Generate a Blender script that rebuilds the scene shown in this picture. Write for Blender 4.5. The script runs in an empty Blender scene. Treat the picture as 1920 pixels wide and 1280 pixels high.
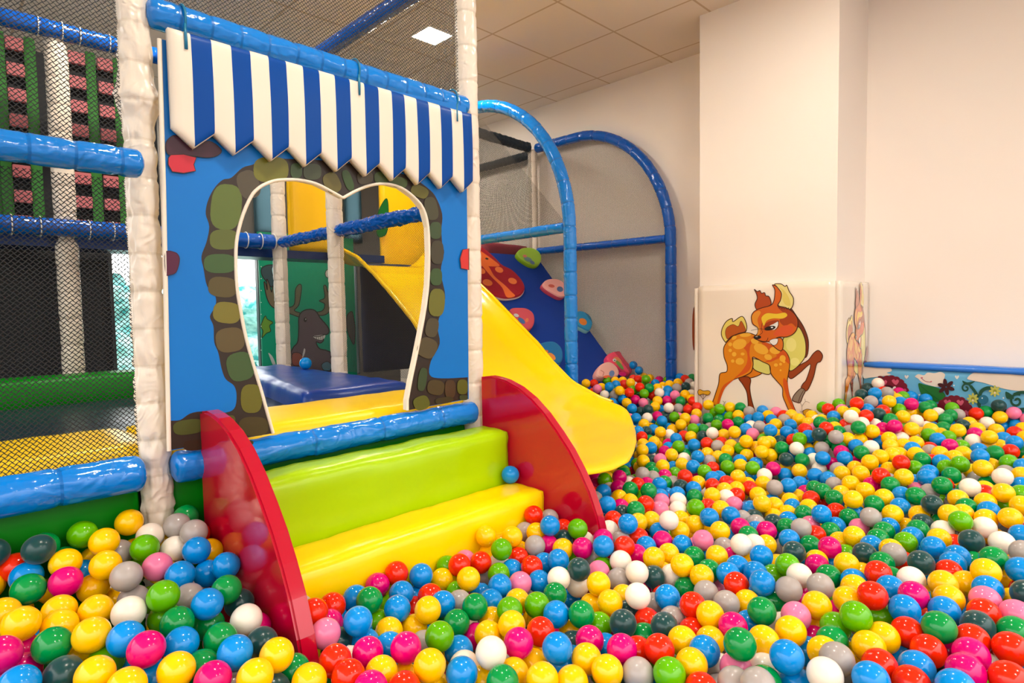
import bpy, bmesh, math, random
import numpy as np
from mathutils import Vector, Matrix, noise, geometry
random.seed(7)
C = bpy.context.scene.collection
SC = bpy.context.scene
PI = math.pi

def lin(c):
    return tuple(((x/255)/12.92 if x/255 <= .04045 else ((x/255+.055)/1.055)**2.4) for x in c[:3]) + (1.0,)

# ------------------------------------------------------------------ camera
GZ = 1.10                                   # eye height above the floor
FPX = 1126.79
RX = Vector((0.7087561, -0.7052494, -0.0169722))
DN = Vector((-0.050289, -0.0265125, -0.9983827))
FW = Vector((0.7036589, 0.7084634, -0.0542572))
cam = bpy.data.cameras.new('camera'); cam.sensor_width = 36; cam.lens = FPX/1920*36
cam.clip_start = .05; cam.clip_end = 100
camo = bpy.data.objects.new('camera', cam); C.objects.link(camo)
m3 = Matrix((RX, -DN, -FW)).transposed()
camo.matrix_world = Matrix.Translation((0, 0, GZ)) @ m3.to_4x4()
SC.camera = camo

# ------------------------------------------------------------------ world, exposure
w = bpy.data.worlds.new('world'); SC.world = w; w.use_nodes = True
bg = w.node_tree.nodes['Background']
# overcast daylight: brighter overhead and on the garden side
_n = w.node_tree.nodes; _l = w.node_tree.links
_tc = _n.new('ShaderNodeTexCoord'); _sp = _n.new('ShaderNodeSeparateXYZ'); _l.new(_tc.outputs['Generated'], _sp.inputs[0])
def _m(op, a, b):
    n = _n.new('ShaderNodeMath'); n.operation = op
    for i, q in enumerate((a, b)):
        if hasattr(q, 'links'): _l.new(q, n.inputs[i])
        else: n.inputs[i].default_value = q
    return n.outputs[0]
_up = _m('MULTIPLY', _m('MAXIMUM', _sp.outputs[2], 0.0), 3.0)
_ga = _m('MULTIPLY', _m('MAXIMUM', _m('SUBTRACT', _sp.outputs[1], .35), 0.0), 4.0)
_l.new(_m('ADD', _m('ADD', _up, _ga), .42), bg.inputs[1])
bg.inputs[0].default_value = (1.0, .96, .92, 1)
SC.view_settings.view_transform = 'Standard'
SC.view_settings.look = 'None'
SC.view_settings.gamma = 1
SC.view_settings.use_curve_mapping = False
SC.view_settings.exposure = 1.06
LAMP = 88.0                                # emission of the square downlights

# ------------------------------------------------------------------ helpers
def ray(px, py):
    return RX*((px-960)/FPX) + DN*((py-640)/FPX) + FW
def on(px, py, axis, val):
    """point of the plane axis=val (world) seen in that direction from the eye"""
    d = ray(px, py); v = val - (GZ if axis == 2 else 0)
    q = d*(v/d[axis]); q.z += GZ
    return q

def mesh_obj(name, verts, faces, mats, parent=None, mi=None, smooth=False):
    me = bpy.data.meshes.new(name)
    me.from_pydata([tuple(v) for v in verts], [], faces)
    for m in (mats if isinstance(mats, (list, tuple)) else [mats]): me.materials.append(m)
    if mi is not None: me.polygons.foreach_set('material_index', mi)
    if smooth: me.polygons.foreach_set('use_smooth', [True]*len(me.polygons))
    me.update()
    o = bpy.data.objects.new(name, me); C.objects.link(o)
    if parent: o.parent = parent
    return o
def tag(o, label=None, cat=None, group=None, kind=None):
    if label: o['label'] = label
    if cat: o['category'] = cat
    if group: o['group'] = group
    if kind: o['kind'] = kind
    return o
def empty(name, loc, label, cat, group=None):
    o = bpy.data.objects.new(name, None); C.objects.link(o); o.location = loc; o.empty_display_size = .05
    tag(o, label, cat, group); return o
def adopt(o, parent):
    """parent o keeping its world-space vertices"""
    o.parent = parent; o.matrix_parent_inverse = Matrix.Translation(-Vector(parent.location)); return o
def bm_obj(name, bm, mats, parent=None, smooth=False):
    me = bpy.data.meshes.new(name); bm.to_mesh(me); bm.free()
    for m in (mats if isinstance(mats, (list, tuple)) else [mats]): me.materials.append(m)
    if smooth: me.polygons.foreach_set('use_smooth', [True]*len(me.polygons))
    o = bpy.data.objects.new(name, me); C.objects.link(o)
    if parent: adopt(o, parent)
    return o
def box(name, a, b, m, parent=None, bevel=0, seg=2):
    bm = bmesh.new(); bmesh.ops.create_cube(bm, size=1)
    a = Vector(a); b = Vector(b)
    for v in bm.verts: v.co = Vector(((a[i]+b[i])/2 + v.co[i]*(b[i]-a[i]) for i in range(3)))
    if bevel: bmesh.ops.bevel(bm, geom=bm.edges[:], offset=bevel, segments=seg, affect='EDGES', profile=.6)
    return bm_obj(name, bm, m, parent, smooth=bool(bevel) and seg > 3)
def pad(name, a, b, m, parent=None, r=.02, puff=.006, cell=.04, seed=0, wr=.0015):
    """soft padded box: subdivided, rounded and slightly puffed and creased"""
    a = Vector(a); b = Vector(b); h = (b-a)/2; c = (a+b)/2
    bm = bmesh.new(); bmesh.ops.create_cube(bm, size=2)
    n = [max(2, min(40, int(2*h[i]/cell))) for i in range(3)]
    bm.free()
    vs = []; fs = []; idx = {}
    def vid(p):
        k = tuple(round(x, 5) for x in p)
        if k not in idx: idx[k] = len(vs); vs.append(Vector(p))
        return idx[k]
    for ax in range(3):
        u, v = (ax+1) % 3, (ax+2) % 3
        for s in (-1, 1):
            for i in range(n[u]):
                for j in range(n[v]):
                    q = []
                    for di, dj in ((0, 0), (1, 0), (1, 1), (0, 1)):
                        p = [0, 0, 0]; p[ax] = s; p[u] = -1+2*(i+di)/n[u]; p[v] = -1+2*(j+dj)/n[v]
                        q.append(vid(p))
                    fs.append(q if s > 0 else q[::-1])
    out = []
    for p in vs:
        q = Vector((p[i]*h[i] for i in range(3)))
        inner = Vector((max(-(h[i]-r), min(h[i]-r, q[i])) for i in range(3)))
        d = q-inner
        if d.length > 1e-9: q = inner + d.normalized()*r if sum(abs(x) > 1e-6 for x in d) > 1 else q
        f = 1.0
        bul = Vector((0, 0, 0))
        for i in range(3):
            j, k = (i+1) % 3, (i+2) % 3
            if abs(p[i]) > .999: bul[i] = p[i]*puff*(1-p[j]**4)*(1-p[k]**4)
        q += bul
        w_ = noise.noise((q+c)*9+Vector((seed, 0, 0)))*wr*2 + noise.noise((q+c)*28+Vector((0, seed, 0)))*wr
        nn = d.normalized() if d.length > 1e-9 else Vector((0, 0, 0))
        out.append(c+q+nn*w_)
    o = mesh_obj(name, out, fs, m, None, smooth=True)
    if parent: adopt(o, parent)
    return o
def tube(name, path, R, m, parent=None, seam=.13, wr=.03, seg=40, step=.007, seed=0, cap=True, prof=None, squash=None):
    """padded foam tube along a polyline, pinched at its seams, with creased vinyl"""
    pts = [Vector(p) for p in path]; L = [0]
    for a, b in zip(pts, pts[1:]): L.append(L[-1]+(b-a).length)
    tot = L[-1]; n = max(4, int(tot/step))
    vs = []; fs = []; k = 0; ring_seam = []
    ref = Vector((0, 0, 1)) if abs((pts[1]-pts[0]).normalized().z) < .9 else Vector((1, 0, 0))
    prev = None
    for i in range(n+1):
        s = tot*i/n
        while k < len(L)-2 and s > L[k+1]: k += 1
        t = (s-L[k])/max(1e-9, L[k+1]-L[k]); p = pts[k].lerp(pts[k+1], t)
        a = pts[max(0, k-1)]; bb = pts[min(len(pts)-1, k+2)]
        tg = (pts[k+1]-pts[k]).normalized()
        if len(pts) > 2:
            t0 = (pts[k+1]-a).normalized(); t1 = (bb-pts[k]).normalized(); tg = t0.lerp(t1, t).normalized()
        if prev is None: x = tg.cross(ref).normalized()
        else: x = (prev - tg*prev.dot(tg)).normalized()
        prev = x; y = tg.cross(x)
        sd = (s/seam+.37*seed) % 1.0; sd = min(sd, 1-sd)*seam
        ring_seam.append(sd < step*.55 and seam > .07)
        pinch = 1-.07*math.exp(-(sd/.006)**2)
        endr = 1.0
        if cap:
            e = min(s, tot-s)
            if e < R*.45: endr = math.sqrt(max(.02, 1-(1-e/(R*.45))**2*.75))
        pr = prof(s) if prof else 1
        near = math.exp(-(sd/.03)**2)
        for j in range(seg):
            th = 2*PI*j/seg
            c_, s_ = math.cos(th), math.sin(th)
            q = Vector((math.cos(th)*1.3, math.sin(th)*1.3, s*7+seed*3.1))
            q2 = Vector((math.cos(th)*4, math.sin(th)*4, s*30+seed*1.7))
            q3 = Vector((math.cos(th)*9+seed, math.sin(th)*9, s*14))
            f = 1+wr*(noise.noise(q)*.9+noise.noise(q2)*(.5+1.0*near)-(.5+1.6*near)*abs(noise.noise(q3)))
            rr = R*f*pinch*endr*pr
            vs.append(p+(x*c_+y*s_)*rr)
    for i in range(n):
        for j in range(seg):
            j2 = (j+1) % seg
            fs.append((i*seg+j, i*seg+j2, (i+1)*seg+j2, (i+1)*seg+j))
    fs.append(tuple(range(seg))[::-1]); fs.append(tuple(n*seg+j for j in range(seg)))
    mi = [1 if ring_seam[i] and (i == 0 or not ring_seam[i-1]) else 0 for i in range(n) for j in range(seg)]+[0, 0]
    o = mesh_obj(name, vs, fs, [m, SEAM.get(m.name, m)], None, mi, smooth=True)
    if parent: adopt(o, parent)
    return o
def ringmesh(vs, fs, p, axis, R, r, seg=20, rs=6):
    """torus around axis ('x','y','z')"""
    b = len(vs)
    for i in range(seg):
        a = 2*PI*i/seg
        for j in range(rs):
            t = 2*PI*j/rs; q = (R+r*math.cos(t)); h = r*math.sin(t)
            e = {'x': (h, q*math.cos(a), q*math.sin(a)), 'y': (q*math.cos(a), h, q*math.sin(a)), 'z': (q*math.cos(a), q*math.sin(a), h)}[axis]
            vs.append(Vector(p)+Vector(e))
    for i in range(seg):
        for j in range(rs):
            fs.append((b+i*rs+j, b+((i+1) % seg)*rs+j, b+((i+1) % seg)*rs+(j+1) % rs, b+i*rs+(j+1) % rs))
def smooth_loop(pts, n=5, closed=True):
    out = []; N = len(pts)
    rng = range(N) if closed else range(N-1)
    g = (lambda i: pts[i % N]) if closed else (lambda i: pts[max(0, min(N-1, i))])
    for i in rng:
        p0, p1, p2, p3 = g(i-1), g(i), g(i+1), g(i+2)
        for k in range(n):
            t = k/n; t2 = t*t; t3 = t2*t
            out.append(tuple(.5*((2*p1[d])+(-p0[d]+p2[d])*t+(2*p0[d]-5*p1[d]+4*p2[d]-p3[d])*t2+(-p0[d]+3*p1[d]-3*p2[d]+p3[d])*t3) for d in range(2)))
    if not closed: out.append(pts[-1])
    return out
def ell(cx, cy, a, b, rot=0, n=20, p=2.0):
    c, s = math.cos(math.radians(rot)), math.sin(math.radians(rot)); out = []
    for i in range(n):
        t = 2*PI*i/n; x = a*math.copysign(abs(math.cos(t))**(2/p), math.cos(t)); y = b*math.copysign(abs(math.sin(t))**(2/p), math.sin(t))
        out.append((cx+x*c-y*s, cy+x*s+y*c))
    return out
def stroke(pts, wd, closed=False):
    """ribbon quads around a 2D polyline"""
    N = len(pts); L = []; Rr = []
    for i in range(N):
        a = pts[(i-1) % N] if closed or i > 0 else pts[i]; b = pts[(i+1) % N] if closed or i < N-1 else pts[i]
        dx, dy = b[0]-a[0], b[1]-a[1]; l = math.hypot(dx, dy) or 1
        nx, ny = -dy/l*wd/2, dx/l*wd/2
        L.append((pts[i][0]+nx, pts[i][1]+ny)); Rr.append((pts[i][0]-nx, pts[i][1]-ny))
    q = []
    for i in range(N if closed else N-1):
        j = (i+1) % N; q.append([L[i], L[j], Rr[j], Rr[i]])
    return q
class Art:
    """printed artwork: thin coats of ink lying on one panel, one mesh"""
    def __init__(s, to3d, normal, lift=.0003, step=.00012):
        s.f = to3d; s.n = Vector(normal); s.k = lift; s.step = step; s.v = []; s.fc = []; s.mi = []; s.mats = []; s.mk = {}
    def mat(s, col):
        if col not in s.mk: s.mk[col] = len(s.mats); s.mats.append(ink(col))
        return s.mk[col]
    def fill(s, col, pts, sm=True, n=5):
        if sm: pts = smooth_loop(pts, n)
        p2 = [Vector((a[0], a[1], 0)) for a in pts]
        tris = geometry.tessellate_polygon([p2])
        b = len(s.v); off = s.n*s.k; s.k += s.step
        s.v += [s.f(*a)+off for a in pts]
        i = s.mat(col)
        for t in tris: s.fc.append(tuple(b+x for x in t)); s.mi.append(i)
    def line(s, col, pts, wd, closed=False, sm=True, n=5):
        if sm: pts = smooth_loop(pts, n, closed)
        off = s.n*s.k; s.k += s.step; i = s.mat(col)
        for q in stroke(pts, wd, closed):
            b = len(s.v); s.v += [s.f(*a)+off for a in q]; s.fc.append((b, b+1, b+2, b+3)); s.mi.append(i)
    def shape(s, col, out, pts, wd, n=5, sm=True):
        s.fill(col, pts, sm, n); s.line(out, pts, wd, True, sm, n)
    def build(s, name, parent=None):
        o = mesh_obj(name, s.v, s.fc, s.mats, None, s.mi)
        if parent: adopt(o, parent)
        return o

# ------------------------------------------------------------------ materials
def newmat(name):
    m = bpy.data.materials.new(name); m.use_nodes = True
    return m, m.node_tree.nodes, m.node_tree.links, m.node_tree.nodes['Principled BSDF']
def bump(N, Lk, bs, scale, strength, dist=.01, detail=3, rough=.55, extra=None):
    tc = N.new('ShaderNodeTexCoord'); nz = N.new('ShaderNodeTexNoise'); bp = N.new('ShaderNodeBump')
    nz.inputs['Scale'].default_value = scale; nz.inputs['Detail'].default_value = detail; nz.inputs['Roughness'].default_value = rough
    bp.inputs['Strength'].default_value = strength; bp.inputs['Distance'].default_value = dist
    Lk.new(tc.outputs['Object'], nz.inputs['Vector']); Lk.new(nz.outputs['Fac'], bp.inputs['Height']); Lk.new(bp.outputs['Normal'], bs.inputs['Normal'])
    return tc, nz, bp
def vary(N, Lk, bs, col, amt=.08, scale=3):
    tc = N.new('ShaderNodeTexCoord'); nz = N.new('ShaderNodeTexNoise'); mx = N.new('ShaderNodeMix'); mx.data_type = 'RGBA'
    nz.inputs['Scale'].default_value = scale; nz.inputs['Detail'].default_value = 4
    mx.inputs[6].default_value = tuple(c*(1-amt) for c in col[:3])+(1,); mx.inputs[7].default_value = tuple(min(1, c*(1+amt)) for c in col[:3])+(1,)
    Lk.new(tc.outputs['Object'], nz.inputs['Vector']); Lk.new(nz.outputs['Fac'], mx.inputs[0]); Lk.new(mx.outputs[2], bs.inputs['Base Color'])
def vinyl(name, rgb, rough=.28, bs_=20, bst=.25, amt=.05, spec=.32, coat=0, crumple=0):
    m, N, Lk, b = newmat(name); vary(N, Lk, b, lin(rgb), amt)
    b.inputs['Roughness'].default_value = rough; b.inputs['Specular IOR Level'].default_value = spec
    b.inputs['Coat Weight'].default_value = coat; b.inputs['Coat Roughness'].default_value = .06
    tc, nz, bp = bump(N, Lk, b, bs_, bst, .006)
    if crumple:
        n2 = N.new('ShaderNodeTexNoise'); n2.inputs['Scale'].default_value = 13; n2.inputs['Detail'].default_value = 2; n2.inputs['Distortion'].default_value = 2.2
        n2.noise_type = 'RIDGED_MULTIFRACTAL'; b2 = N.new('ShaderNodeBump'); b2.inputs['Strength'].default_value = crumple; b2.inputs['Distance'].default_value = .006
        Lk.new(tc.outputs['Object'], n2.inputs['Vector']); Lk.new(n2.outputs['Fac'], b2.inputs['Height']); Lk.new(b2.outputs['Normal'], bp.inputs['Normal'])
    return m
def plain(name, rgb, rough=.5, amt=.04, bs_=60, bst=.08, metal=0):
    m, N, Lk, b = newmat(name); vary(N, Lk, b, lin(rgb), amt, 6); b.inputs['Roughness'].default_value = rough
    b.inputs['Metallic'].default_value = metal
    bump(N, Lk, b, bs_, bst, .003); return m
INK = {}
GLOSSY_INK = [False]
def ink(rgb):
    if GLOSSY_INK[0]:
        k = rgb+(1,)
        if k not in INK: INK[k] = vinyl('glossy_ink_%d_%d_%d' % rgb, rgb, .07, 3, .03, .05, .8, 1.0)
        return INK[k]
    if rgb not in INK: INK[rgb] = vinyl('printed_ink_%d_%d_%d' % rgb, tuple(c*.9 for c in rgb), .34, 14, .12, .08, .3)
    return INK[rgb]
def net_mat(name, cw, ch, th, rgb=(12, 13, 14)):
    """knotted netting: diamond mesh in the sheet's own metres, holes are open"""
    m = bpy.data.materials.new(name); m.use_nodes = True; N = m.node_tree.nodes; Lk = m.node_tree.links; N.clear()
    out = N.new('ShaderNodeOutputMaterial'); mix = N.new('ShaderNodeMixShader'); tr = N.new('ShaderNodeBsdfTransparent')
    pr = N.new('ShaderNodeBsdfPrincipled'); pr.inputs['Base Color'].default_value = lin(rgb); pr.inputs['Roughness'].default_value = .6
    uv = N.new('ShaderNodeUVMap'); sp = N.new('ShaderNodeSeparateXYZ'); Lk.new(uv.outputs[0], sp.inputs[0])
    def M(op, a, b=None, v=None):
        n = N.new('ShaderNodeMath'); n.operation = op
        if hasattr(a, 'links'): Lk.new(a, n.inputs[0])
        else: n.inputs[0].default_value = a
        if b is not None:
            if hasattr(b, 'links'): Lk.new(b, n.inputs[1])
            else: n.inputs[1].default_value = b
        return n.outputs[0]
    X = M('DIVIDE', sp.outputs[0], cw); Y = M('DIVIDE', sp.outputs[1], ch)
    wob = M('MULTIPLY', M('SINE', M('MULTIPLY', Y, 2*PI)), .07)
    X = M('ADD', X, wob)
    a = M('ABSOLUTE', M('SUBTRACT', M('FRACT', M('ADD', X, Y)), .5)); b = M('ABSOLUTE', M('SUBTRACT', M('FRACT', M('SUBTRACT', X, Y)), .5))
    mx = M('MAXIMUM', a, b); f = M('GREATER_THAN', mx, .5-th)
    Lk.new(f, mix.inputs[0]); Lk.new(tr.outputs[0], mix.inputs[1]); Lk.new(pr.outputs[0], mix.inputs[2]); Lk.new(mix.outputs[0], out.inputs[0])
    return m
def net(name, a, b, c, d, m, label, cat='safety net', n=14, sag=.01, seed=0, group=None, parent=None):
    """sheet of netting a-b-c-d, slightly slack, uv in metres"""
    a, b, c, d = map(Vector, (a, b, c, d)); W = (b-a).length; Hh = (d-a).length
    nr = (b-a).cross(d-a).normalized(); vs = []; fs = []; uv = []
    for j in range(n+1):
        for i in range(n+1):
            s, t = i/n, j/n; p = a.lerp(b, s).lerp(d.lerp(c, s), t)
            e = math.sin(PI*s)*math.sin(PI*t); p += nr*e*sag*(1+noise.noise(Vector((s*3, t*3, seed)))*1.2)
            vs.append(p); uv.append((s*W, t*Hh))
    for j in range(n):
        for i in range(n):
            q = j*(n+1)+i; fs.append((q, q+1, q+n+2, q+n+1))
    o = mesh_obj(name, vs, fs, m, None, smooth=True)
    ul = o.data.uv_layers.new(name='UVMap')
    for l in o.data.loops: ul.data[l.index].uv = uv[l.vertex_index]
    if parent: adopt(o, parent)
    else: tag(o, label, cat, group)
    return o

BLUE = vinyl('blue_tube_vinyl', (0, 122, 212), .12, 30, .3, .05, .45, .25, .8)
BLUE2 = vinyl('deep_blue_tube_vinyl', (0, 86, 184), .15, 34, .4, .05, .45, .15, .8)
CREAM = vinyl('cream_post_vinyl', (230, 217, 200), .3, 22, .35, .04, .4, .1, .9)
PIPE = vinyl('cream_piping', (236, 224, 205), .4, 40, .1, .03)
SEAM = {'blue_tube_vinyl': vinyl('blue_stitching', (0, 104, 184), .35), 'deep_blue_tube_vinyl': vinyl('deep_blue_stitching', (0, 72, 160), .35), 'cream_post_vinyl': vinyl('cream_stitching', (220, 206, 187), .5)}
NET1 = net_mat('black_netting_near', .0142, .0130, .105)
NET2 = net_mat('black_netting_far', .017, .016, .15)
NET3 = net_mat('grey_netting', .014, .013, .085, (62, 56, 50))

# ================================================================== the room
def wall_mat(name, rgb, amt=.02):
    m, N, Lk, b = newmat(name); vary(N, Lk, b, lin(rgb), amt, 1.2); b.inputs['Roughness'].default_value = .75
    bump(N, Lk, b, 140, .12, .002); return m
WALL = wall_mat('warm_white_paint', (242, 231, 220))
UC = 4.35; ZC = 3.02; V0 = -2.2; U0 = -2.2; VF = 6.6
def struct(o): o['kind'] = 'structure'; return o
struct(box('floor', (U0, V0, -.05), (UC, VF, 0), plain('grey_floor', (120, 115, 110), .7)))
struct(box('wall_right', (UC, V0, 0), (UC+.15, VF+.15, ZC+.1), WALL))
# ceiling of mineral tiles in a T-bar grid (600 mm)
m, N, Lk, b = newmat('ceiling_tiles')
tc = N.new('ShaderNodeTexCoord'); sp = N.new('ShaderNodeSeparateXYZ'); Lk.new(tc.outputs['Object'], sp.inputs[0])
def MM(op, a, b_=None):
    n = N.new('ShaderNodeMath'); n.operation = op
    if hasattr(a, 'links'): Lk.new(a, n.inputs[0])
    else: n.inputs[0].default_value = a
    if b_ is not None:
        if hasattr(b_, 'links'): Lk.new(b_, n.inputs[1])
        else: n.inputs[1].default_value = b_
    return n.outputs[0]
def gl(c, off): return MM('ABSOLUTE', MM('SUBTRACT', MM('FRACT', MM('DIVIDE', MM('SUBTRACT', c, off), .6)), .5))
g = MM('MAXIMUM', gl(sp.outputs[0], 2.968), gl(sp.outputs[1], 2.53))
f = MM('GREATER_THAN', g, .5-.0125)
mx = N.new('ShaderNodeMix'); mx.data_type = 'RGBA'; Lk.new(f, mx.inputs[0]); mx.inputs[6].default_value = lin((232, 220, 206)); mx.inputs[7].default_value = lin((200, 178, 150))
Lk.new(mx.outputs[2], b.inputs['Base Color']); b.inputs['Roughness'].default_value = .85
nz = N.new('ShaderNodeTexNoise'); nz.inputs['Scale'].default_value = 160; Lk.new(tc.outputs['Object'], nz.inputs['Vector'])
bp_ = N.new('ShaderNodeBump'); bp_.inputs['Strength'].default_value = .2; bp_.inputs['Distance'].default_value = .003
Lk.new(MM('ADD', MM('MULTIPLY', nz.outputs['Fac'], .3), MM('MULTIPLY', f, -1.0)), bp_.inputs['Height']); Lk.new(bp_.outputs['Normal'], b.inputs['Normal'])
CEILM = m
struct(box('ceiling', (U0, V0, ZC), (UC, VF+.15, ZC+.1), CEILM))
# far wall with tall windows to the garden
VW = 6.4
wf = wall_mat('dark_grey_wall', (92, 88, 84))
def xs(px, py=560): return on(px, py, 1, VW).x
wl0, wl1 = xs(206), xs(492); z_hi = on(470, 480, 1, VW).z+.02; zlo = .35
wl2, wl3 = xs(664), xs(672); wl4, wl5 = xs(687), xs(691)
segs = [(U0, wl0), (wl1, wl2), (wl3, wl4), (wl5, UC)]
wb = []
def boxes(name, L, m, parent=None):
    bm = bmesh.new()
    for a, b2 in L:
        r = bmesh.ops.create_cube(bm, size=1)
        for v in r['verts']: v.co = Vector(((a[i]+b2[i])/2+v.co[i]*(b2[i]-a[i]) for i in range(3)))
    return bm_obj(name, bm, m, parent)
zup0 = on(500, 452, 1, VW).z+.1; zup1 = ZC-.15
L = [((U0, VW, 0), (UC, VW+.15, zlo)), ((U0, VW, z_hi), (UC, VW+.15, zup0)), ((U0, VW, zup1), (UC, VW+.15, ZC))]
for a, b2 in segs: L.append(((a, VW, zlo), (b2, VW+.15, z_hi)))
up0, up1 = xs(478, 400), xs(522, 400); up2, up3 = xs(646, 370), xs(672, 370)
for a, b2 in ((U0, up0), (up1, up2), (up3, UC)): L.append(((a, VW, zup0), (b2, VW+.15, zup1)))
struct(boxes('wall_back', L, wf))
# window frames and panes
FR = plain('dark_window_frame', (38, 42, 48), .4)
m, N, Lk, b = newmat('window_glass'); b.inputs['Base Color'].default_value = (.95, 1, 1, 1); b.inputs['Roughness'].default_value = .02
b.inputs['Transmission Weight'].default_value = 1; b.inputs['IOR'].default_value = 1.01; GLASS = m
wins = [(wl0, wl1, zlo, z_hi), (wl2, wl3, zlo, z_hi), (wl4, wl5, zlo, z_hi), (up0, up1, zup0, zup1), (up2, up3, zup0, zup1)]
for i, (a, b2, z0, z1) in enumerate(wins):
    f_ = .02 if b2-a < .5 else .035
    if b2-a < .15: f_ = .005
    L = [((a, VW+.02, z0), (a+f_, VW+.08, z1)), ((b2-f_, VW+.02, z0), (b2, VW+.08, z1)), ((a, VW+.02, z0), (b2, VW+.08, z0+f_)), ((a, VW+.02, z1-f_), (b2, VW+.08, z1))]
    w_ = struct(boxes('window_%d' % (i+1), L, FR))
    box('window_pane', (a+f_, VW+.045, z0+f_), (b2-f_, VW+.05, z1-f_), GLASS).parent = w_
BLD = bpy.data.materials.new('frosted_blind'); BLD.use_nodes = True; _n = BLD.node_tree.nodes; _n.clear()
_t = _n.new('ShaderNodeBsdfTranslucent'); _t.inputs[0].default_value = lin((132, 150, 156)); _o = _n.new('ShaderNodeOutputMaterial'); BLD.node_tree.links.new(_t.outputs[0], _o.inputs[0])
for a, b2, z0, z1 in wins[3:]:
    tag(box('window_blind', (a-.02, VW-.03, z0-.05), (b2+.02, VW-.02, z1), BLD), 'pale blue blind over the upper window '+('left' if a == up0 else 'right')+' of the rear posts', 'blind')
# bright garden outside
m, N, Lk, b = newmat('garden_leaves'); tc = N.new('ShaderNodeTexCoord'); nz = N.new('ShaderNodeTexNoise'); nz.inputs['Scale'].default_value = 7; nz.inputs['Detail'].default_value = 5
cr = N.new('ShaderNodeValToRGB'); cr.color_ramp.elements[0].color = lin((40, 150, 150)); cr.color_ramp.elements[1].color = lin((190, 240, 235)); cr.color_ramp.elements[0].position = .35; cr.color_ramp.elements[1].position = .6
Lk.new(tc.outputs['Object'], nz.inputs['Vector']); Lk.new(nz.outputs['Fac'], cr.inputs[0]); Lk.new(cr.outputs[0], b.inputs['Base Color']); b.inputs['Roughness'].default_value = .8
bm = bmesh.new(); bmesh.ops.create_grid(bm, x_segments=90, y_segments=30, size=1)
for v in bm.verts:
    x, y = v.co.x*5+1.5, v.co.y*.55+.95
    d = noise.noise(Vector((x*3, y*3, 1)))*.35+noise.noise(Vector((x*9, y*9, 4)))*.12
    top = max(0, (y-1.3))*1.0
    v.co = Vector((x, 9+d+top, y+noise.noise(Vector((x*4, 7, 2)))*.1*(1 if y > 1.2 else 0)))
hg = bm_obj('garden_hedge', bm, m, smooth=True)
sd = hg.modifiers.new('thick', 'SOLIDIFY'); sd.thickness = .5
tag(hg, 'sunlit teal green hedge outside the far window', 'hedge')
struct(box('ground', (-6, VW+.15, -.1), (8, 12, -.02), plain('pale_terrace', (225, 225, 220), .8)))
# pillar standing out of the wall
PU = 3.80; PV0, PV1 = 1.151, 2.005
struct(box('wall_pillar', (PU, PV0, 0), (UC, PV1, ZC), WALL))

# ------------------------------------------------------------------ square downlights in the tile centres
EM = bpy.data.materials.new('lamp_diffuser'); EM.use_nodes = True; n_ = EM.node_tree.nodes; n_.clear()
e = n_.new('ShaderNodeEmission'); e.inputs[0].default_value = (1, .91, .79, 1); e.inputs[1].default_value = LAMP
oo = n_.new('ShaderNodeOutputMaterial'); EM.node_tree.links.new(e.outputs[0], oo.inputs[0])
LF = plain('white_lamp_rim', (240, 235, 225), .4)
LIGHTS = [(2.67, 3.43), (2.67, 1.03), (.87, 3.43), (.87, 1.03), (2.67, -1.37), (.87, -1.37), (1.77, 5.83), (3.27, 4.63)]
LLAB = ['square white ceiling light seen through the black net']+['square white ceiling light '+s for s in ('above the pit before the pillar', 'above the upper platform at the left', 'above the foam steps', 'behind the viewer on the wall side', 'straight behind the viewer', 'by the far window wall', 'near the wall behind the rear hoop', 'over the far left bay')]
for i, (x, y) in enumerate(LIGHTS):
    lab = LLAB[i]
    t = empty('ceiling_light', (x, y, ZC), lab, 'ceiling light', None if i == 0 else 'ceiling lights above the pit')
    r_ = .1
    L = [((x-r_-.012, y-r_-.012, ZC-.008), (x+r_+.012, y-r_, ZC)), ((x-r_-.012, y+r_, ZC-.008), (x+r_+.012, y+r_+.012, ZC)),
         ((x-r_-.012, y-r_, ZC-.008), (x-r_, y+r_, ZC)), ((x+r_, y-r_, ZC-.008), (x+r_+.012, y+r_, ZC))]
    boxes('lamp_rim', L, LF, t)
    box('diffuser', (x-r_, y-r_, ZC-.005), (x+r_, y+r_, ZC-.001), EM, t)

# ================================================================== play frame: posts and rails
def zo(z): return z+GZ
VP = 1.95                                   # front row of posts
def knots(L):
    return lambda s: 1+sum(a*math.exp(-((s-c)/w_)**2) for c, a, w_ in L)
# post: (name part, u, v, z0, z1, R, label)
def post(u, v, z0, z1, R, label, seed, prof=None, seam=.14, wr=.05, lean=(0, 0), seg=40, m=None):
    o = tube('padded_post', [(u+lean[0], v+lean[1], z0), (u, v, z1)], R, m or CREAM, None, seam, wr, seg=seg, seed=seed, cap=False, prof=prof)
    return tag(o, label, 'post', 'cream padded posts of the play frame')
zl = on(265, 190, 1, VP).z; zn = on(285, 872, 1, VP).z; zm = on(265, 330, 1, VP).z
post(.474, VP, .05, 2.95, .0425, 'thick cream padded post left of the blue stone arch panel, knotted near its top', 1,
     knots([(zl-.05, .30, .035), (zl-.12, -.08, .03), (zm-.05, -.10, .02), (zn-.05, -.12, .02), (on(285, 980, 1, VP).z-.05, -.06, .05)]), wr=.13, seam=.105)
post(1.695, VP, .05, 2.95, .046, 'cream padded post between the stone arch panel and the yellow slide', 2, knots([(.76, -.06, .03)]))
post(.60, 3.97, zo(-.42), 2.62, .052, 'cream padded post behind the left net, crossed by two blue tubes', 3, knots([(on(115, 445, 1, 3.97).z-.68, -.35, .03)]))
post(1.74, 3.92, zo(-.42), 2.50, .046, 'rear cream post seen left of centre through the stone arch', 4)
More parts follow.
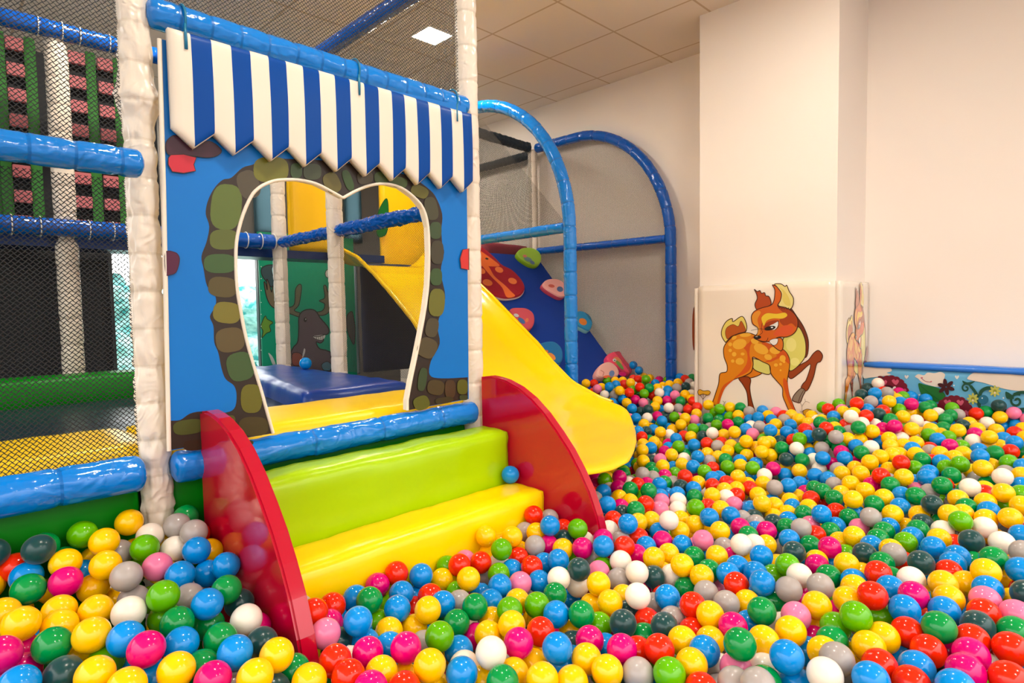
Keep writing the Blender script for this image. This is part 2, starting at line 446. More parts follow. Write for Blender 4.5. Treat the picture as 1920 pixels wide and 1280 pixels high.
post(1.735, 3.17, zo(-.42), 2.50, .046, 'nearer cream post seen in the middle of the stone arch', 5)
post(3.08, 3.55, .05, 2.60, .045, 'cream post carrying the front blue hoop behind the centre post', 6)
post(4.26, 3.97, .05, 2.60, .045, 'far cream post by the wall where the dark tubes meet', 7)
def rail(name, path, R, label, seed, m=BLUE, wr=.045, seam=.16, group='blue padded rails of the play frame', cat='rail', cap=True, seg=40):
    o = tube(name, path, R, m, None, seam, wr, seed=seed, cap=cap, seg=seg)
    return tag(o, label, cat, group)
ZT = zo(.845); ZB = zo(-.437)
top = rail('padded_rail', [(.50, 1.93, ZT), (1.66, 1.92, ZT-.012)], .042, 'bright blue tube holding the striped awning', 11, seam=.085, wr=.05)
rail('padded_rail', [(.505, 1.91, ZB-.005), (1.665, 1.91, ZB+.005)], .046, 'blue tube under the stone arch, above the lime step', 12, wr=.09, seam=.27)
rail('padded_rail', [(-1.2, 1.89, ZB+.005), (.435, 1.90, ZB)], .050, 'thick blue tube along the bottom left below the yellow pad', 13, seam=.2, wr=.05)
rail('padded_rail', [(-1.2, 1.84, zo(.405)), (.455, 1.85, zo(.402))], .037, 'blue tube ending on the left cream post at mid height', 14, seam=.095, wr=.05)
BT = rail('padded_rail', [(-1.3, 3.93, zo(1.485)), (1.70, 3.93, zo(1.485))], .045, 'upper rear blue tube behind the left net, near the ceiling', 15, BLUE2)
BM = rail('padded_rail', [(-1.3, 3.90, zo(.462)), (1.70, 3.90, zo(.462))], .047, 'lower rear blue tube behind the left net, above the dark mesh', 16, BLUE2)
TIE = plain('white_cable_tie', (225, 225, 220), .4)
for o_, z_, xsn in ((BT, zo(1.485), (72, 117, 150, 205)), (BM, zo(.462), (22, 76, 167, 212, 460, 487, 512))):
    vs, fs = [], []
    for q in xsn:
        p = on(q, 60 if z_ > 2 else 440, 1, 3.9); vs2 = []
        t_ = []; f_ = []
        ringmesh(t_, f_, (p.x, 3.93 if z_ > 2 else 3.90, z_), 'x', .0485 if z_ > 2 else .0505, .003)
        k = mesh_obj('cable_tie', t_, f_, TIE, None, smooth=True); k.parent = o_; k['label'] = 'white cable tie'
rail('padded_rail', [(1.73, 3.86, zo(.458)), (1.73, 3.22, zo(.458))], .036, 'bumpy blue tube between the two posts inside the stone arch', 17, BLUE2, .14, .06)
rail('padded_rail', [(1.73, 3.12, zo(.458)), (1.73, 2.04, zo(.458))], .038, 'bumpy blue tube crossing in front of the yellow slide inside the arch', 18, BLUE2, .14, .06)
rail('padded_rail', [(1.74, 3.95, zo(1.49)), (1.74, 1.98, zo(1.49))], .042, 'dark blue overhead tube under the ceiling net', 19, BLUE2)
DARKT = vinyl('shaded_netted_tube', (36, 50, 62), .5, 40, .5)  # dark colour stands for the net cover and for shadow painted in
rail('padded_rail', [(3.10, 3.97, zo(1.55)), (4.22, 3.97, zo(1.52))], .045, 'net wrapped tube toned dark for shadow, meeting the far post by the wall', 20, DARKT, .12, .06)
rail('padded_rail', [(4.27, 4.0, zo(1.47)), (4.27, 5.4, zo(1.47))], .04, 'lower dark tube running left along the wall behind the hoops', 21, DARKT, .12, .06)
rail('padded_rail', [(3.08, 3.50, zo(.525)), (3.08, 2.58, zo(.53))], .036, 'blue cross tube of the front hoop above the ladybird', 22)
rail('padded_rail', [(4.27, 3.93, zo(.545)), (4.27, 2.54, zo(.535))], .034, 'blue cross tube of the rear hoop against the wall', 23, BLUE2)
def hoop(u, label, seed, m, vb=2.535, vt=3.50, vpole=3.55):
    p = [(u, vb, .05), (u, vb, zo(.45))]; cz = zo(.50)
    for i in range(1, 17):
        a = PI/2*i/16; p.append((u, vt-(vt-vb)*math.cos(a), cz+(1.515-.50)*math.sin(a)))
    p += [(u, vpole, zo(1.515))]
    o = tube('padded_hoop', p, .044, m, None, .15, .04, seed=seed); return tag(o, label, 'hoop', 'blue curved hoops over the ramp')
hoop(3.08, 'front bright blue hoop rising beside the yellow slide', 31, BLUE, 2.545)
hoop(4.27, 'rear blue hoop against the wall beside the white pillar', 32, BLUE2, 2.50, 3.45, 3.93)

# ------------------------------------------------------------------ netting
net('safety_net', (-1.2, 1.93, ZB+.03), (.43, 1.93, ZB+.03), (.43, 1.93, zo(.37)), (-1.2, 1.93, zo(.37)), NET1, 'black net of the left bay below the middle blue tube', sag=-.02, group='black safety nets')
net('safety_net', (-1.2, 1.93, zo(.42)), (.43, 1.93, zo(.42)), (.43, 1.93, 2.98), (-1.2, 1.93, 2.98), NET1, 'black net of the left bay above the middle blue tube', sag=.01, seed=2, group='black safety nets')
net('safety_net', (.51, 1.95, ZT+.03), (1.67, 1.95, ZT+.02), (1.67, 1.95, 2.98), (.51, 1.95, 2.98), NET1, 'black net above the striped awning', sag=.01, seed=3, group='black safety nets')
net('safety_net', (1.72, 2.0, ZT), (1.72, 3.95, ZT), (1.72, 3.95, 2.60), (1.72, 2.0, 2.60), NET3, 'grey net hanging behind the overhead blue tube', sag=.01, seed=4, group='grey nets')
net('safety_net', (1.735, 3.15, zo(-.34)), (1.735, 3.92, zo(-.34)), (1.735, 3.92, zo(.43)), (1.735, 3.15, zo(.43)), NET3, 'fine net between the two posts in front of the moose picture', sag=.01, seed=5, group='grey nets')
net('safety_net', (1.735, 2.0, zo(-.34)), (1.735, 3.12, zo(-.34)), (1.735, 3.12, zo(.43)), (1.735, 2.0, zo(.43)), NET3, 'fine net below the bumpy tube in front of the yellow slide', sag=.01, seed=6, group='grey nets')
net('safety_net', (3.08, 2.58, zo(.56)), (3.08, 3.50, zo(.56)), (3.08, 3.50, zo(1.49)), (3.08, 3.45, zo(1.49)), NET3, 'fine net filling the front blue hoop', sag=.01, seed=7, group='grey nets')
net('safety_net', (4.25, 2.52, .35), (4.25, 3.93, .35), (4.25, 3.93, zo(.52)), (4.25, 2.52, zo(.52)), NET3, 'fine net of the rear hoop below its cross tube', sag=-.008, seed=8, group='grey nets')
def hoopnet(u, vb, vt, v1, z0, label, m, seed):
    vs = []; fs = []; uv = []; n = 16
    for i in range(n+1):
        s = i/n; v = vb+(v1-vb)*s
        zt = zo(.50)+1.0*(math.sqrt(max(0, 1-((vt-v)/(vt-vb))**2)) if v < vt else 1)
        for j in range(9):
            z = z0+(max(z0+.005, zt)-z0)*j/8; vs.append((u, v, z)); uv.append((v, z))
    for i in range(n):
        for j in range(8):
            q = i*9+j; fs.append((q, q+1, q+10, q+9))
    o = mesh_obj('safety_net', vs, fs, m); ul = o.data.uv_layers.new(name='UVMap')
    for l in o.data.loops: ul.data[l.index].uv = uv[l.vertex_index]
    tag(o, label, 'safety net', 'grey nets'); return o
hoopnet(4.25, 2.52, 3.45, 3.93, zo(.56), 'fine net filling the arch of the rear hoop', NET3, 9)
net('safety_net', (3.12, 3.95, zo(.45)), (4.24, 3.95, zo(.45)), (4.24, 3.95, zo(1.5)), (3.12, 3.95, zo(1.5)), NET2, 'dark net behind the ladybird ramp below the dark tubes', sag=.01, seed=10, group='black safety nets')

# ------------------------------------------------------------------ skirts, decks and mats
GREEN = vinyl('dark_green_vinyl', (0, 124, 8), .4, 10, .2, .1, .2)
tag(pad('base_skirt', (-1.2, 1.955, .02), (.43, 2.0, ZB-.03), GREEN, r=.012, puff=.01, seed=1), 'green padded skirt below the thick left blue tube', 'skirt', 'green base skirts')
tag(pad('base_skirt', (.50, 1.955, .02), (1.66, 2.0, ZB-.03), GREEN, r=.012, puff=.006, seed=2), 'green padded skirt behind the lime step under the arch', 'skirt', 'green base skirts')
YEL = vinyl('yellow_vinyl', (252, 206, 0), .3, 9, .15, .04)
tag(pad('deck_pad', (-1.2, 1.965, zo(-.47)), (.487, 2.39, zo(-.372)), YEL, r=.03, puff=.004, seed=3), 'yellow deck pad behind the left net', 'pad', 'yellow deck pads')
tag(pad('deck_pad', (.489, 1.965, zo(-.47)), (1.72, 2.39, zo(-.372)), YEL, r=.02, puff=.004, seed=4), 'yellow deck pad on the sill of the stone arch', 'pad', 'yellow deck pads')
NAVY = vinyl('dark_navy_mat', (22, 36, 56), .32, 14, .2)
tag(box('deck', (-1.2, 2.01, .0), (1.76, 4.70, zo(-.475)), plain('deck_board', (40, 42, 46))), 'dark deck board under the mats', 'deck')
tag(pad('floor_mat', (-1.2, 2.39, zo(-.475)), (1.34, 3.60, zo(-.425)), NAVY, r=.015, puff=.003), 'dark navy mat lying on the deck behind the left net', 'mat')
ROYAL = vinyl('royal_blue_mat', (26, 62, 150), .3, 7, .3, .1)
rm = pad('floor_mat', (1.13, 2.40, zo(-.475)), (1.68, 3.86, zo(-.337)), ROYAL, r=.03, puff=.006, wr=.003)
for v_ in rm.data.vertices: v_.co.x += (1.68-v_.co.x)/.55*(v_.co.y-2.3)*.17
tag(rm, 'royal blue mat lying inside the stone arch', 'mat')
tag(pad('deck_step', (-1.2, 3.62, zo(-.475)), (1.05, 3.86, zo(-.30)), GREEN, r=.03, puff=.005, seed=8), 'green padded step at the back of the left bay', 'pad')
DK = vinyl('dark_mesh_panel', (34, 36, 40), .6, 60, .3)
p1 = on(208, 560, 1, 4.3).x
tag(pad('dark_panel', (-1.4, 4.30, zo(-.46)), (p1, 4.34, zo(.40)), DK, r=.008, puff=.004), 'charcoal mesh panel behind the rear left post', 'panel')
tag(box('upper_platform', (-1.4, 4.0, zo(.37)), (2.6, 4.25, zo(.425)), vinyl('navy_platform_edge', (8, 40, 92), .3, 12, .1)), 'dark blue underside and edge of the upper platform', 'platform')
DNV = vinyl('navy_panel', (40, 48, 74), .6, 40, .2)
tag(pad('dark_panel', (2.38, 3.97, zo(-.46)), (3.02, 4.0, zo(.36)), DNV, r=.008, puff=.003, seed=4), 'dark navy panel under the yellow slide seen through the arch', 'panel')

# ladders of green webbing and pink rungs behind the upper left net
GW = plain('green_webbing', (56, 128, 48), .8); PK = plain('pink_block', (205, 112, 116), .6); BK = plain('black_backing', (16, 20, 26), .7)
VL = 4.45
tag(box('black_screen', (-1.4, VL+.05, zo(.45)), (1.2, VL+.08, zo(1.55)), BK), 'black screen behind the pink rung ladders', 'screen')
zt_, zb_ = zo(1.60), zo(.46)
def px2u(x, y=200): return on(x, y, 1, VL).x
for i, (xa, xb, side) in enumerate(((15, 51, (0, 26)), (131, 164, (0, 18)), (185, 215, (0, 17)))):
    ua, ub = px2u(xa), px2u(xb); wd = ub-ua
    t = empty('webbing_ladder', ((ua+ub)/2, VL, zb_), ('pink rung ladder left of the rear cream post', 'pink rung ladder just right of the rear cream post', 'pink rung ladder next to the knotted front post')[i], 'ladder', 'green and pink ladders')
    for s, (c0, c1) in enumerate(((ua-wd*.55, ua), (ub, ub+wd*.6))):
        if i == 2 and s == 0: continue
        pad('strap', (c0, VL-.01, zb_), (c1, VL+.0, zt_), GW, t, r=.004, puff=.002)
    nR = 8; hh = (zt_-zb_)/nR
    for k in range(nR):
        z1 = zt_-.02-k*hh
        box('rung', (ua+.002, VL-.02, z1-hh*.5), (ub-.002, VL+.01, z1), PK, t, bevel=.006)
tag(box('green_screen', (px2u(-30), VL+.02, zb_), (px2u(2), VL+.04, zt_), GW), 'green webbing strip at the upper left edge', 'webbing')

# moose picture banner
VM = 4.75
A = Art(lambda x, y: on(430+x*.2031, 320+y*.2031, 1, VM-.012), (0, -1, 0))
mu0, mu1 = on(487, 560, 1, VM).x, on(664, 560, 1, VM).x
mz0, mz1 = 0.0, on(600, 470, 1, VM).z+.12
t = box('printed_banner', (mu0, VM-.012, mz0), (mu1, VM+.01, mz1), ink((24, 172, 136)))
tag(t, 'green printed banner with a grinning moose behind the posts', 'banner')
dk = (50, 46, 50)
A.shape((70, 95, 105), dk, [(300, 900), (360, 870), (430, 880), (470, 960), (450, 1060), (400, 1080), (340, 1020), (300, 960)], 8)
A.shape((150, 200, 215), dk, [(390, 900), (420, 880), (440, 950), (450, 1020), (420, 1000), (395, 950)], 6)
br = (126, 118, 96)
A.shape(br, dk, [(320, 1030), (335, 1040), (350, 1100), (345, 1000), (370, 1050), (390, 1120), (400, 1060), (430, 1120), (450, 1220), (540, 1260), (600, 1230), (610, 1100), (640, 1050), (665, 1060), (660, 1140), (640, 1240), (600, 1290), (670, 1320), (650, 1350), (560, 1320), (460, 1290), (380, 1240), (340, 1150)], 8)
A.shape(br, dk, [(790, 1310), (860, 1290), (880, 1230), (830, 1200), (880, 1170), (870, 1070), (890, 1060), (910, 1120), (930, 1060), (950, 1090), (960, 1180), (950, 1260), (900, 1320), (840, 1335)], 8)
gy = (112, 98, 106)
A.shape(gy, dk, [(660, 1310), (720, 1280), (790, 1290), (840, 1360), (900, 1430), (920, 1480), (900, 1510), (850, 1515), (870, 1560), (840, 1590), (800, 1580), (830, 1640), (900, 1660), (940, 1700), (940, 1900), (600, 1900), (570, 1700), (590, 1630), (630, 1580), (640, 1460), (640, 1370)], 10)
A.fill((240, 240, 235), [(770, 1525), (820, 1520), (880, 1512), (880, 1540), (850, 1560), (800, 1550)])
A.line(dk, [(770, 1525), (820, 1530), (885, 1510)], 8)
for q in range(4): A.line(dk, [(800+q*20, 1525), (805+q*20, 1555)], 4, sm=False)
A.fill(dk, ell(700, 1375, 16, 22)); A.fill((200, 200, 200), ell(704, 1370, 5, 7))
A.shape((118, 170, 70), dk, [(300, 1400), (330, 1340), (350, 1370), (400, 1400), (370, 1430), (380, 1480), (340, 1500), (300, 1540), (310, 1480), (290, 1440)], 6)
A.shape((170, 98, 84), dk, [(580, 1690), (640, 1680), (680, 1720), (670, 1780), (620, 1800), (580, 1780)], 6)
A.fill((235, 235, 235), [(690, 1640), (700, 1655), (690, 1700), (672, 1730), (678, 1680)])
A.fill((210, 225, 230), [(360, 1680), (400, 1720), (430, 1800), (400, 1790), (375, 1730)])
A.shape((100, 150, 170), dk, [(850, 1790), (900, 1760), (940, 1790), (930, 1840), (870, 1840)], 6)
A.shape((96, 104, 104), dk, [(1090, 1330), (1130, 1300), (1150, 1380), (1160, 1480), (1150, 1600), (1120, 1560), (1090, 1480), (1080, 1400)], 6)
A.fill((220, 220, 215), ell(905, 950, 20, 34)); A.line(dk, ell(905, 950, 22, 36), 6, True)
for q in range(8): A.fill((225, 240, 235), ell(292, 885+q*110, 5, 5, n=8), sm=False)
A.build('banner_print', t)

# ================================================================== printed arch panel in the front of the frame
VPN = 1.880; TH = .028
def P2(px, py): return on(px, py, 1, VPN)
opening = [(512, 812), (488, 726), (474, 680), (460, 627.7), (449.4, 572), (444, 535), (442, 480), (445, 442), (456, 401), (470.6, 368.7), (482, 355), (495, 346.4), (511, 340), (527.5, 337.3), (560, 337.3), (592.5, 344.4), (618.9, 357.6), (636, 367), (643, 370.5), (650, 367), (669.7, 356.6), (694, 347.4), (722.5, 344.4), (751, 351.5), (775.3, 368.7), (793.6, 391), (802.7, 425.6), (804.5, 478), (802.7, 533), (797, 580), (788.5, 627), (780, 669.7), (771, 712), (764, 750), (764, 769)]
outer = [(879, 748), (874, 200), (300, 73), (318, 845)]
poly = [P2(*q) for q in opening+outer]
def extrude(name, poly, dv, front, side, parent=None):
    n = len(poly); tris = geometry.tessellate_polygon([[Vector((p.x, p.z, 0)) for p in poly]])
    vs = [Vector(p) for p in poly]+[Vector(p)+Vector((0, dv, 0)) for p in poly]; fs = []; mi = []
    for t in tris: fs.append(t); mi.append(0)
    for t in tris: fs.append(tuple(x+n for x in t[::-1])); mi.append(1)
    for i in range(n): j = (i+1) % n; fs.append((i, j, j+n, i+n)); mi.append(1)
    o = mesh_obj(name, vs, fs, [front, side], None, mi)
    if parent: adopt(o, parent)
    return o
SKY = vinyl('panel_blue_print', (0, 112, 196), .42, 5, .3, .08, .3)
pan = empty('arch_panel', (1.05, VPN, ZB), 'blue printed play panel with a stone arch opening, between the two front posts', 'play panel')
extrude('panel_board', poly, TH, SKY, PIPE, pan)
# piping round the opening and the outer edge
def piping(name, pts, R, parent, m=PIPE, off=(0, 0, 0), seg=8):
    pts = [Vector(p)+Vector(off) for p in pts]; vs = []; fs = []
    for i, p in enumerate(pts):
        a = pts[max(0, i-1)]; b = pts[min(len(pts)-1, i+1)]; tg = (b-a).normalized(); x = tg.cross(Vector((0, 1, 0))).normalized(); y = tg.cross(x)
        for j in range(seg): th = 2*PI*j/seg; vs.append(p+(x*math.cos(th)+y*math.sin(th))*R)
    for i in range(len(pts)-1):
        for j in range(seg): j2 = (j+1) % seg; fs.append((i*seg+j, i*seg+j2, (i+1)*seg+j2, (i+1)*seg+j))
    o = mesh_obj(name, vs, fs, m, None, smooth=True); adopt(o, parent); return o
op2 = smooth_loop(opening[1:-1], 3, False); op2 = [opening[0]]+op2+[opening[-1]]
piping('opening_piping', [P2(*q) for q in op2], .0055, pan)
piping('side_piping', [P2(299, 73), P2(307, 350), P2(312, 600), P2(317, 845)], .006, pan)
A = Art(P2, (0, -1, 0))
mort = (58, 46, 38)
left_m = [(494, 296), (476, 307.7), (454.7, 314.3), (433.5, 333), (417.5, 337), (401.6, 352.9), (389.6, 376.8), (385.7, 400.7), (392.3, 424.6), (387, 453.8), (377.7, 480.4), (381.7, 504), (388.3, 536), (404, 556), (403.4, 574.5), (393.6, 593), (400.3, 611.7), (401.6, 641), (409.6, 662), (414.9, 688.8), (422.9, 710), (438.8, 723), (443.6, 742), (438.8, 765.9), (417.5, 773.8), (380.3, 771), (356.4, 775), (337.8, 787), (319.4, 788.4)]
right_m = [(877, 707), (828.5, 709), (806, 703), (808, 676.6), (824.4, 644), (820.4, 607.5), (834.6, 558.8), (826.5, 510), (832.6, 473.5), (829.5, 461), (827.5, 431), (829, 401), (816, 367.5), (797.5, 348.8), (770, 330)]
L1 = smooth_loop(left_m, 4, False); R1 = smooth_loop(right_m, 4, False)
full = L1+[(320.6, 843)]+opening+[(877, 747)]+R1+[(700, 312), (600, 300)]
A.fill(mort, full, sm=False)
stones = [(424, 388, 29, 43, 6, (118, 138, 62)), (466, 346, 20, 27, -20, (104, 94, 74)), (508, 318, 33, 24, 0, (142, 140, 50)), (420, 449, 27, 19, 0, (118, 128, 60)), (412, 494, 30, 18, 0, (84, 118, 66)), (417, 538, 27, 19, 6, (112, 98, 56)),
          (425, 586, 26, 20, 6, (150, 140, 56)), (431, 637, 27, 23, -8, (118, 100, 62)), (450, 687, 25, 27, -14, (84, 112, 64)), (471, 747, 20, 27, 0, (132, 126, 44)), (475, 799, 28, 18, 0, (94, 80, 42)), (353, 800, 29, 14, -8, (96, 104, 46)), (365, 834, 22, 10, -5, (68, 48, 32)), (432, 789, 9, 11, 0, (110, 108, 46)), (455, 832, 20, 6, -10, (60, 72, 40)),
          (555, 320, 11, 14, 0, (82, 104, 62)), (585, 322, 17, 15, 0, (90, 98, 72)), (622, 343, 15, 20, -25, (126, 116, 56)), (652, 338, 8, 20, -20, (76, 104, 56)), (684, 333, 15, 12, -10, (100, 90, 70)), (715, 333, 14, 11, 0, (86, 104, 56)), (747, 342, 16, 10, 10, (90, 110, 56)), (786, 359, 17, 11, 25, (126, 120, 50)), (808, 391, 12, 22, -12, (92, 90, 66)), (816, 432, 11, 16, 0, (80, 100, 66)), (819, 473, 12, 22, 0, (88, 82, 62)),
          (817, 519, 11, 16, 0, (80, 108, 60)), (818, 567, 15, 26, 4, (136, 134, 50)), (809, 614, 12, 18, 10, (100, 90, 62)), (800, 652, 18, 19, 25, (106, 92, 60)), (791, 711, 8, 22, 8, (76, 94, 56)), (816, 726, 16, 14, 10, (96, 80, 46)), (843, 729, 10, 17, 0, (96, 72, 46)), (866, 725, 10, 14, 0, (116, 116, 46)), (789, 755, 15, 13, -20, (116, 116, 42)), (832, 750, 17, 6, -8, (80, 70, 42)), (868, 745, 8, 5, 0, (82, 90, 56))]
for cx, cy, a, b, r, c in stones: A.fill(tuple(int(q*.86) for q in c), ell(cx, cy, a, b, r, 22, 2.8), sm=False)
k = .2657; r7 = lambda L: [(290+x*k, 220+y*k) for x, y in L]
A.shape((74, 38, 52), (40, 26, 30), r7([(75, 190), (110, 140), (160, 135), (260, 200), (380, 170), (465, 230), (440, 270), (370, 285), (280, 275), (190, 265), (95, 265)]), 1.6)
A.shape((214, 44, 62), (60, 26, 26), r7([(92, 290), (110, 266), (200, 262), (290, 285), (272, 335), (285, 380), (200, 396), (120, 385), (92, 335)]), 1.6, sm=False)
A.shape((92, 32, 62), (60, 26, 40), [(309, 474), (326, 473), (334, 480), (335, 492), (329, 510), (318, 515), (310, 513)], 1.4)
A.shape((226, 56, 52), (90, 30, 30), [(877.5, 466), (866, 468), (861, 485), (863, 503), (877.5, 506)], 1.4, sm=False)
A.build('panel_print', pan)

# ------------------------------------------------------------------ striped awning
WH = vinyl('awning_white', (230, 218, 200), .35, 8, .2); BL = vinyl('awning_blue', (0, 68, 150), .35, 8, .25, .05, .15)
aw = empty('striped_awning', (1.08, 1.84, zo(.47)), 'blue and white striped awning with a zigzag hem over the stone arch', 'awning')
u0_, u1_ = .532, 1.632; NS = 20; va = 1.845; tp = zo(.785); zt1, zv1 = zo(.468), zo(.516); th_ = .026
vs = []; fs = []; mi = []
nz_ = 14
def awp(s, t, back):
    u = u0_+(u1_-u0_)*s/NS; kk = s % 2; kk = kk if kk <= 1 else 2-kk
    zb = zv1+(zt1-zv1)*kk; z = zb+(tp-zb)*t
    y = va+(th_ if back else 0) + (0 if back else noise.noise(Vector((u*6, z*5, 3)))*.004 - .004*math.sin(PI*t))
    e = min(t*(tp-zb), (1-t)*(tp-zb), s/NS*(u1_-u0_), (1-s/NS)*(u1_-u0_))
    if not back: y += .008*max(0, 1-e/.012)**2
    return (u, y, z)
SUB = 4
for back in (0, 1):
    for i in range(NS*SUB+1):
        for j in range(nz_+1):
            t = j/nz_; t = t if not back else t
            tt = (0, .012, .03, .08, .16, .26, .36, .46, .56, .66, .76, .86, .94, .98, 1)[j]
            vs.append(awp(i/SUB, tt, back))
nn = (NS*SUB+1)*(nz_+1)
for i in range(NS*SUB):
    for j in range(nz_):
        q = i*(nz_+1)+j; r_ = q+nz_+1
        c_ = 0 if (i//SUB) % 2 == 0 else 1
        if j == 0: c_ = 0
        fs.append((q, r_, r_+1, q+1)); mi.append(c_); fs.append((q+nn, q+1+nn, r_+1+nn, r_+nn)); mi.append(0)
for i in range(NS*SUB):
    a = i*(nz_+1); b = a+nz_+1; fs.append((a, a+nn, b+nn, b)); mi.append(0); a += nz_; b += nz_; fs.append((a, b, b+nn, a+nn)); mi.append(0)
for a in (0, NS*SUB*(nz_+1)):
    for j in range(nz_): fs.append((a+j, a+j+1, a+j+1+nn, a+j+nn)); mi.append(0)
o = mesh_obj('awning_cloth', vs, fs, [WH, BL], None, mi, smooth=True); adopt(o, aw)
TEAL = plain('blue_tie', (0, 112, 150), .35)
for x in (348, 670, 853):
    p = on(x, 90, 1, va); ztop = ZT+.03
    vs, fs = [], []
    ringmesh(vs, fs, (on(x, 90, 1, 1.89).x, 1.925, ZT-.005), 'x', .047, .0035); k_ = len(vs)
    o = mesh_obj('tie', vs, fs, TEAL, None, smooth=True); adopt(o, aw); o['label'] = 'blue cable tie round the tube'
    pad('tie_tail', (p.x-.004, va-.008, tp-.05), (p.x+.004, va-.003, tp+.02), TEAL, o, r=.002, puff=0).matrix_parent_inverse = Matrix()

# ------------------------------------------------------------------ foam steps between two red side boards
LIME = vinyl('lime_vinyl', (166, 204, 0), .24, 6, .45, .08); YST = vinyl('step_yellow_vinyl', (255, 212, 0), .22, 6, .4, .04)
RED = vinyl('glossy_red_vinyl', (182, 4, 40), .09, 2.2, .03, .05, .5, .35)
st = empty('foam_steps', (1.15, 1.7, 0), 'lime and yellow foam steps between two glossy red side boards', 'steps')
s1 = pad('upper_step', (.625, 1.715, .02), (1.683, 1.875, zo(-.488)), LIME, st, r=.022, puff=.006, cell=.03, wr=.003); s1['label'] = 'lime green upper step'
s2 = pad('lower_step', (.625, 1.52, .02), (1.683, 1.71, zo(-.690)), YST, st, r=.022, puff=.006, cell=.03, seed=5, wr=.003); s2['label'] = 'yellow lower step'
prof = [(1.89, -.285), (1.84, -.278), (1.79, -.282), (1.746, -.289), (1.67, -.313), (1.599, -.350), (1.53, -.402), (1.464, -.466), (1.41, -.525), (1.363, -.59), (1.32, -.66), (1.285, -.74), (1.262, -.82), (1.25, -.90), (1.245, -1.0), (1.245, -1.08)]
def sideboard(u, name, lab, dv=0):
    outl = [(v+dv, z) for v, z in prof]+[(1.89+dv, -1.08)]
    bm = bmesh.new(); vsb = [bm.verts.new((u-.022, v, zo(z))) for v, z in outl]; f = bm.faces.new(vsb)
    r = bmesh.ops.extrude_face_region(bm, geom=[f]); ex = [g_ for g_ in r['geom'] if isinstance(g_, bmesh.types.BMVert)]
    bmesh.ops.translate(bm, verts=ex, vec=(.044, 0, 0)); bmesh.ops.recalc_face_normals(bm, faces=bm.faces)
    bmesh.ops.bevel(bm, geom=[e for e in bm.edges if abs(e.verts[0].co.x-e.verts[1].co.x) < 1e-6], offset=.006, segments=2, affect='EDGES')
    bmesh.ops.triangulate(bm, faces=[f_ for f_ in bm.faces if len(f_.verts) > 4])
    o = bm_obj(name, bm, RED, st); o['label'] = lab; return o
sideboard(.600, 'side_board', 'left red side board'); sideboard(1.708, 'side_board', 'right red side board')

# ------------------------------------------------------------------ yellow slide
SLY = vinyl('slide_plastic', (255, 204, 0), .14, 3, .05, .03, .4)
def bed(v):
    K_ = [(1.2, -.645), (1.42, -.645), (1.6, -.645), (1.8, -.64), (2.0, -.622), (2.2, -.585), (2.4, -.52), (2.6, -.425), (2.8, -.30), (3.0, -.15), (3.2, .00), (3.4, .14), (3.6, .26), (3.8, .33), (4.1, .36)]
    for (a, za), (b, zb) in zip(K_, K_[1:]):
        if v <= b:
            t = (v-a)/(b-a); t = max(0, t); return za+(zb-za)*t
    return .36
def vend(u):
    K_ = [(1.7, 1.50), (1.85, 1.45), (2.0, 1.435), (2.15, 1.46), (2.3, 1.535), (2.5, 1.65), (2.68, 1.775), (2.8, 1.875), (2.88, 1.96), (2.94, 2.06), (3.0, 2.2)]
    for (a, za), (b, zb) in zip(K_, K_[1:]):
        if u <= b: return za+(zb-za)*max(0, (u-a)/(b-a))
    return 2.08
NU, NV = 40, 90; vs = []; fs = []
for j in range(NV+1):
    t = j/NV
    for i in range(NU+1):
        s = i/NU
        v_guess = 4.0-(4.0-1.5)*t
        un_ = 2.13 if v_guess > 3 else 1.80+(2.13-1.80)*max(0, (v_guess-1.5)/1.5)
        uf = 2.97 if v_guess > 2.4 else 2.97-.08*(2.4-v_guess)
        u = un_+(uf-un_)*s
        v = 4.0-(4.0-vend(u))*t
        rim = .125 if v > 2.75 else (.065+.06*max(0, (v-2.45)/.30) if v > 2.0 else .065*max(.1, (v-1.3)/.7))
        e = abs(2*s-1); pr_ = max(0, (e-.52)/.48)**2.2
        z = bed(v)+rim*pr_*(1 if v < 3.7 else 1.0)
        if e > .94: z -= .02*((e-.94)/.06)**2
        if t > .975: z -= .016*((t-.975)/.025)**2
        vs.append((u, v, zo(z)))
for j in range(NV):
    for i in range(NU):
        q = j*(NU+1)+i; fs.append((q, q+NU+1, q+NU+2, q+1))
sl = empty('slide', (2.5, 2.8, 0), 'glossy yellow slide curving down into the balls right of the steps', 'slide')
o = mesh_obj('slide_bed', vs, fs, SLY, None, smooth=True); adopt(o, sl)
sm_ = o.modifiers.new('thick', 'SOLIDIFY'); sm_.thickness = .014; sm_.offset = -1
ss = o.modifiers.new('sub', 'SUBSURF'); ss.levels = 1; ss.render_levels = 1
# rounded rim rolls
for s_ in (0, NU):
    pts = [Vector(vs[j*(NU+1)+s_])+Vector((0, 0, -.004)) for j in range(0, NV-3)]
    piping('rim_roll', pts, .014, sl, SLY, seg=12)
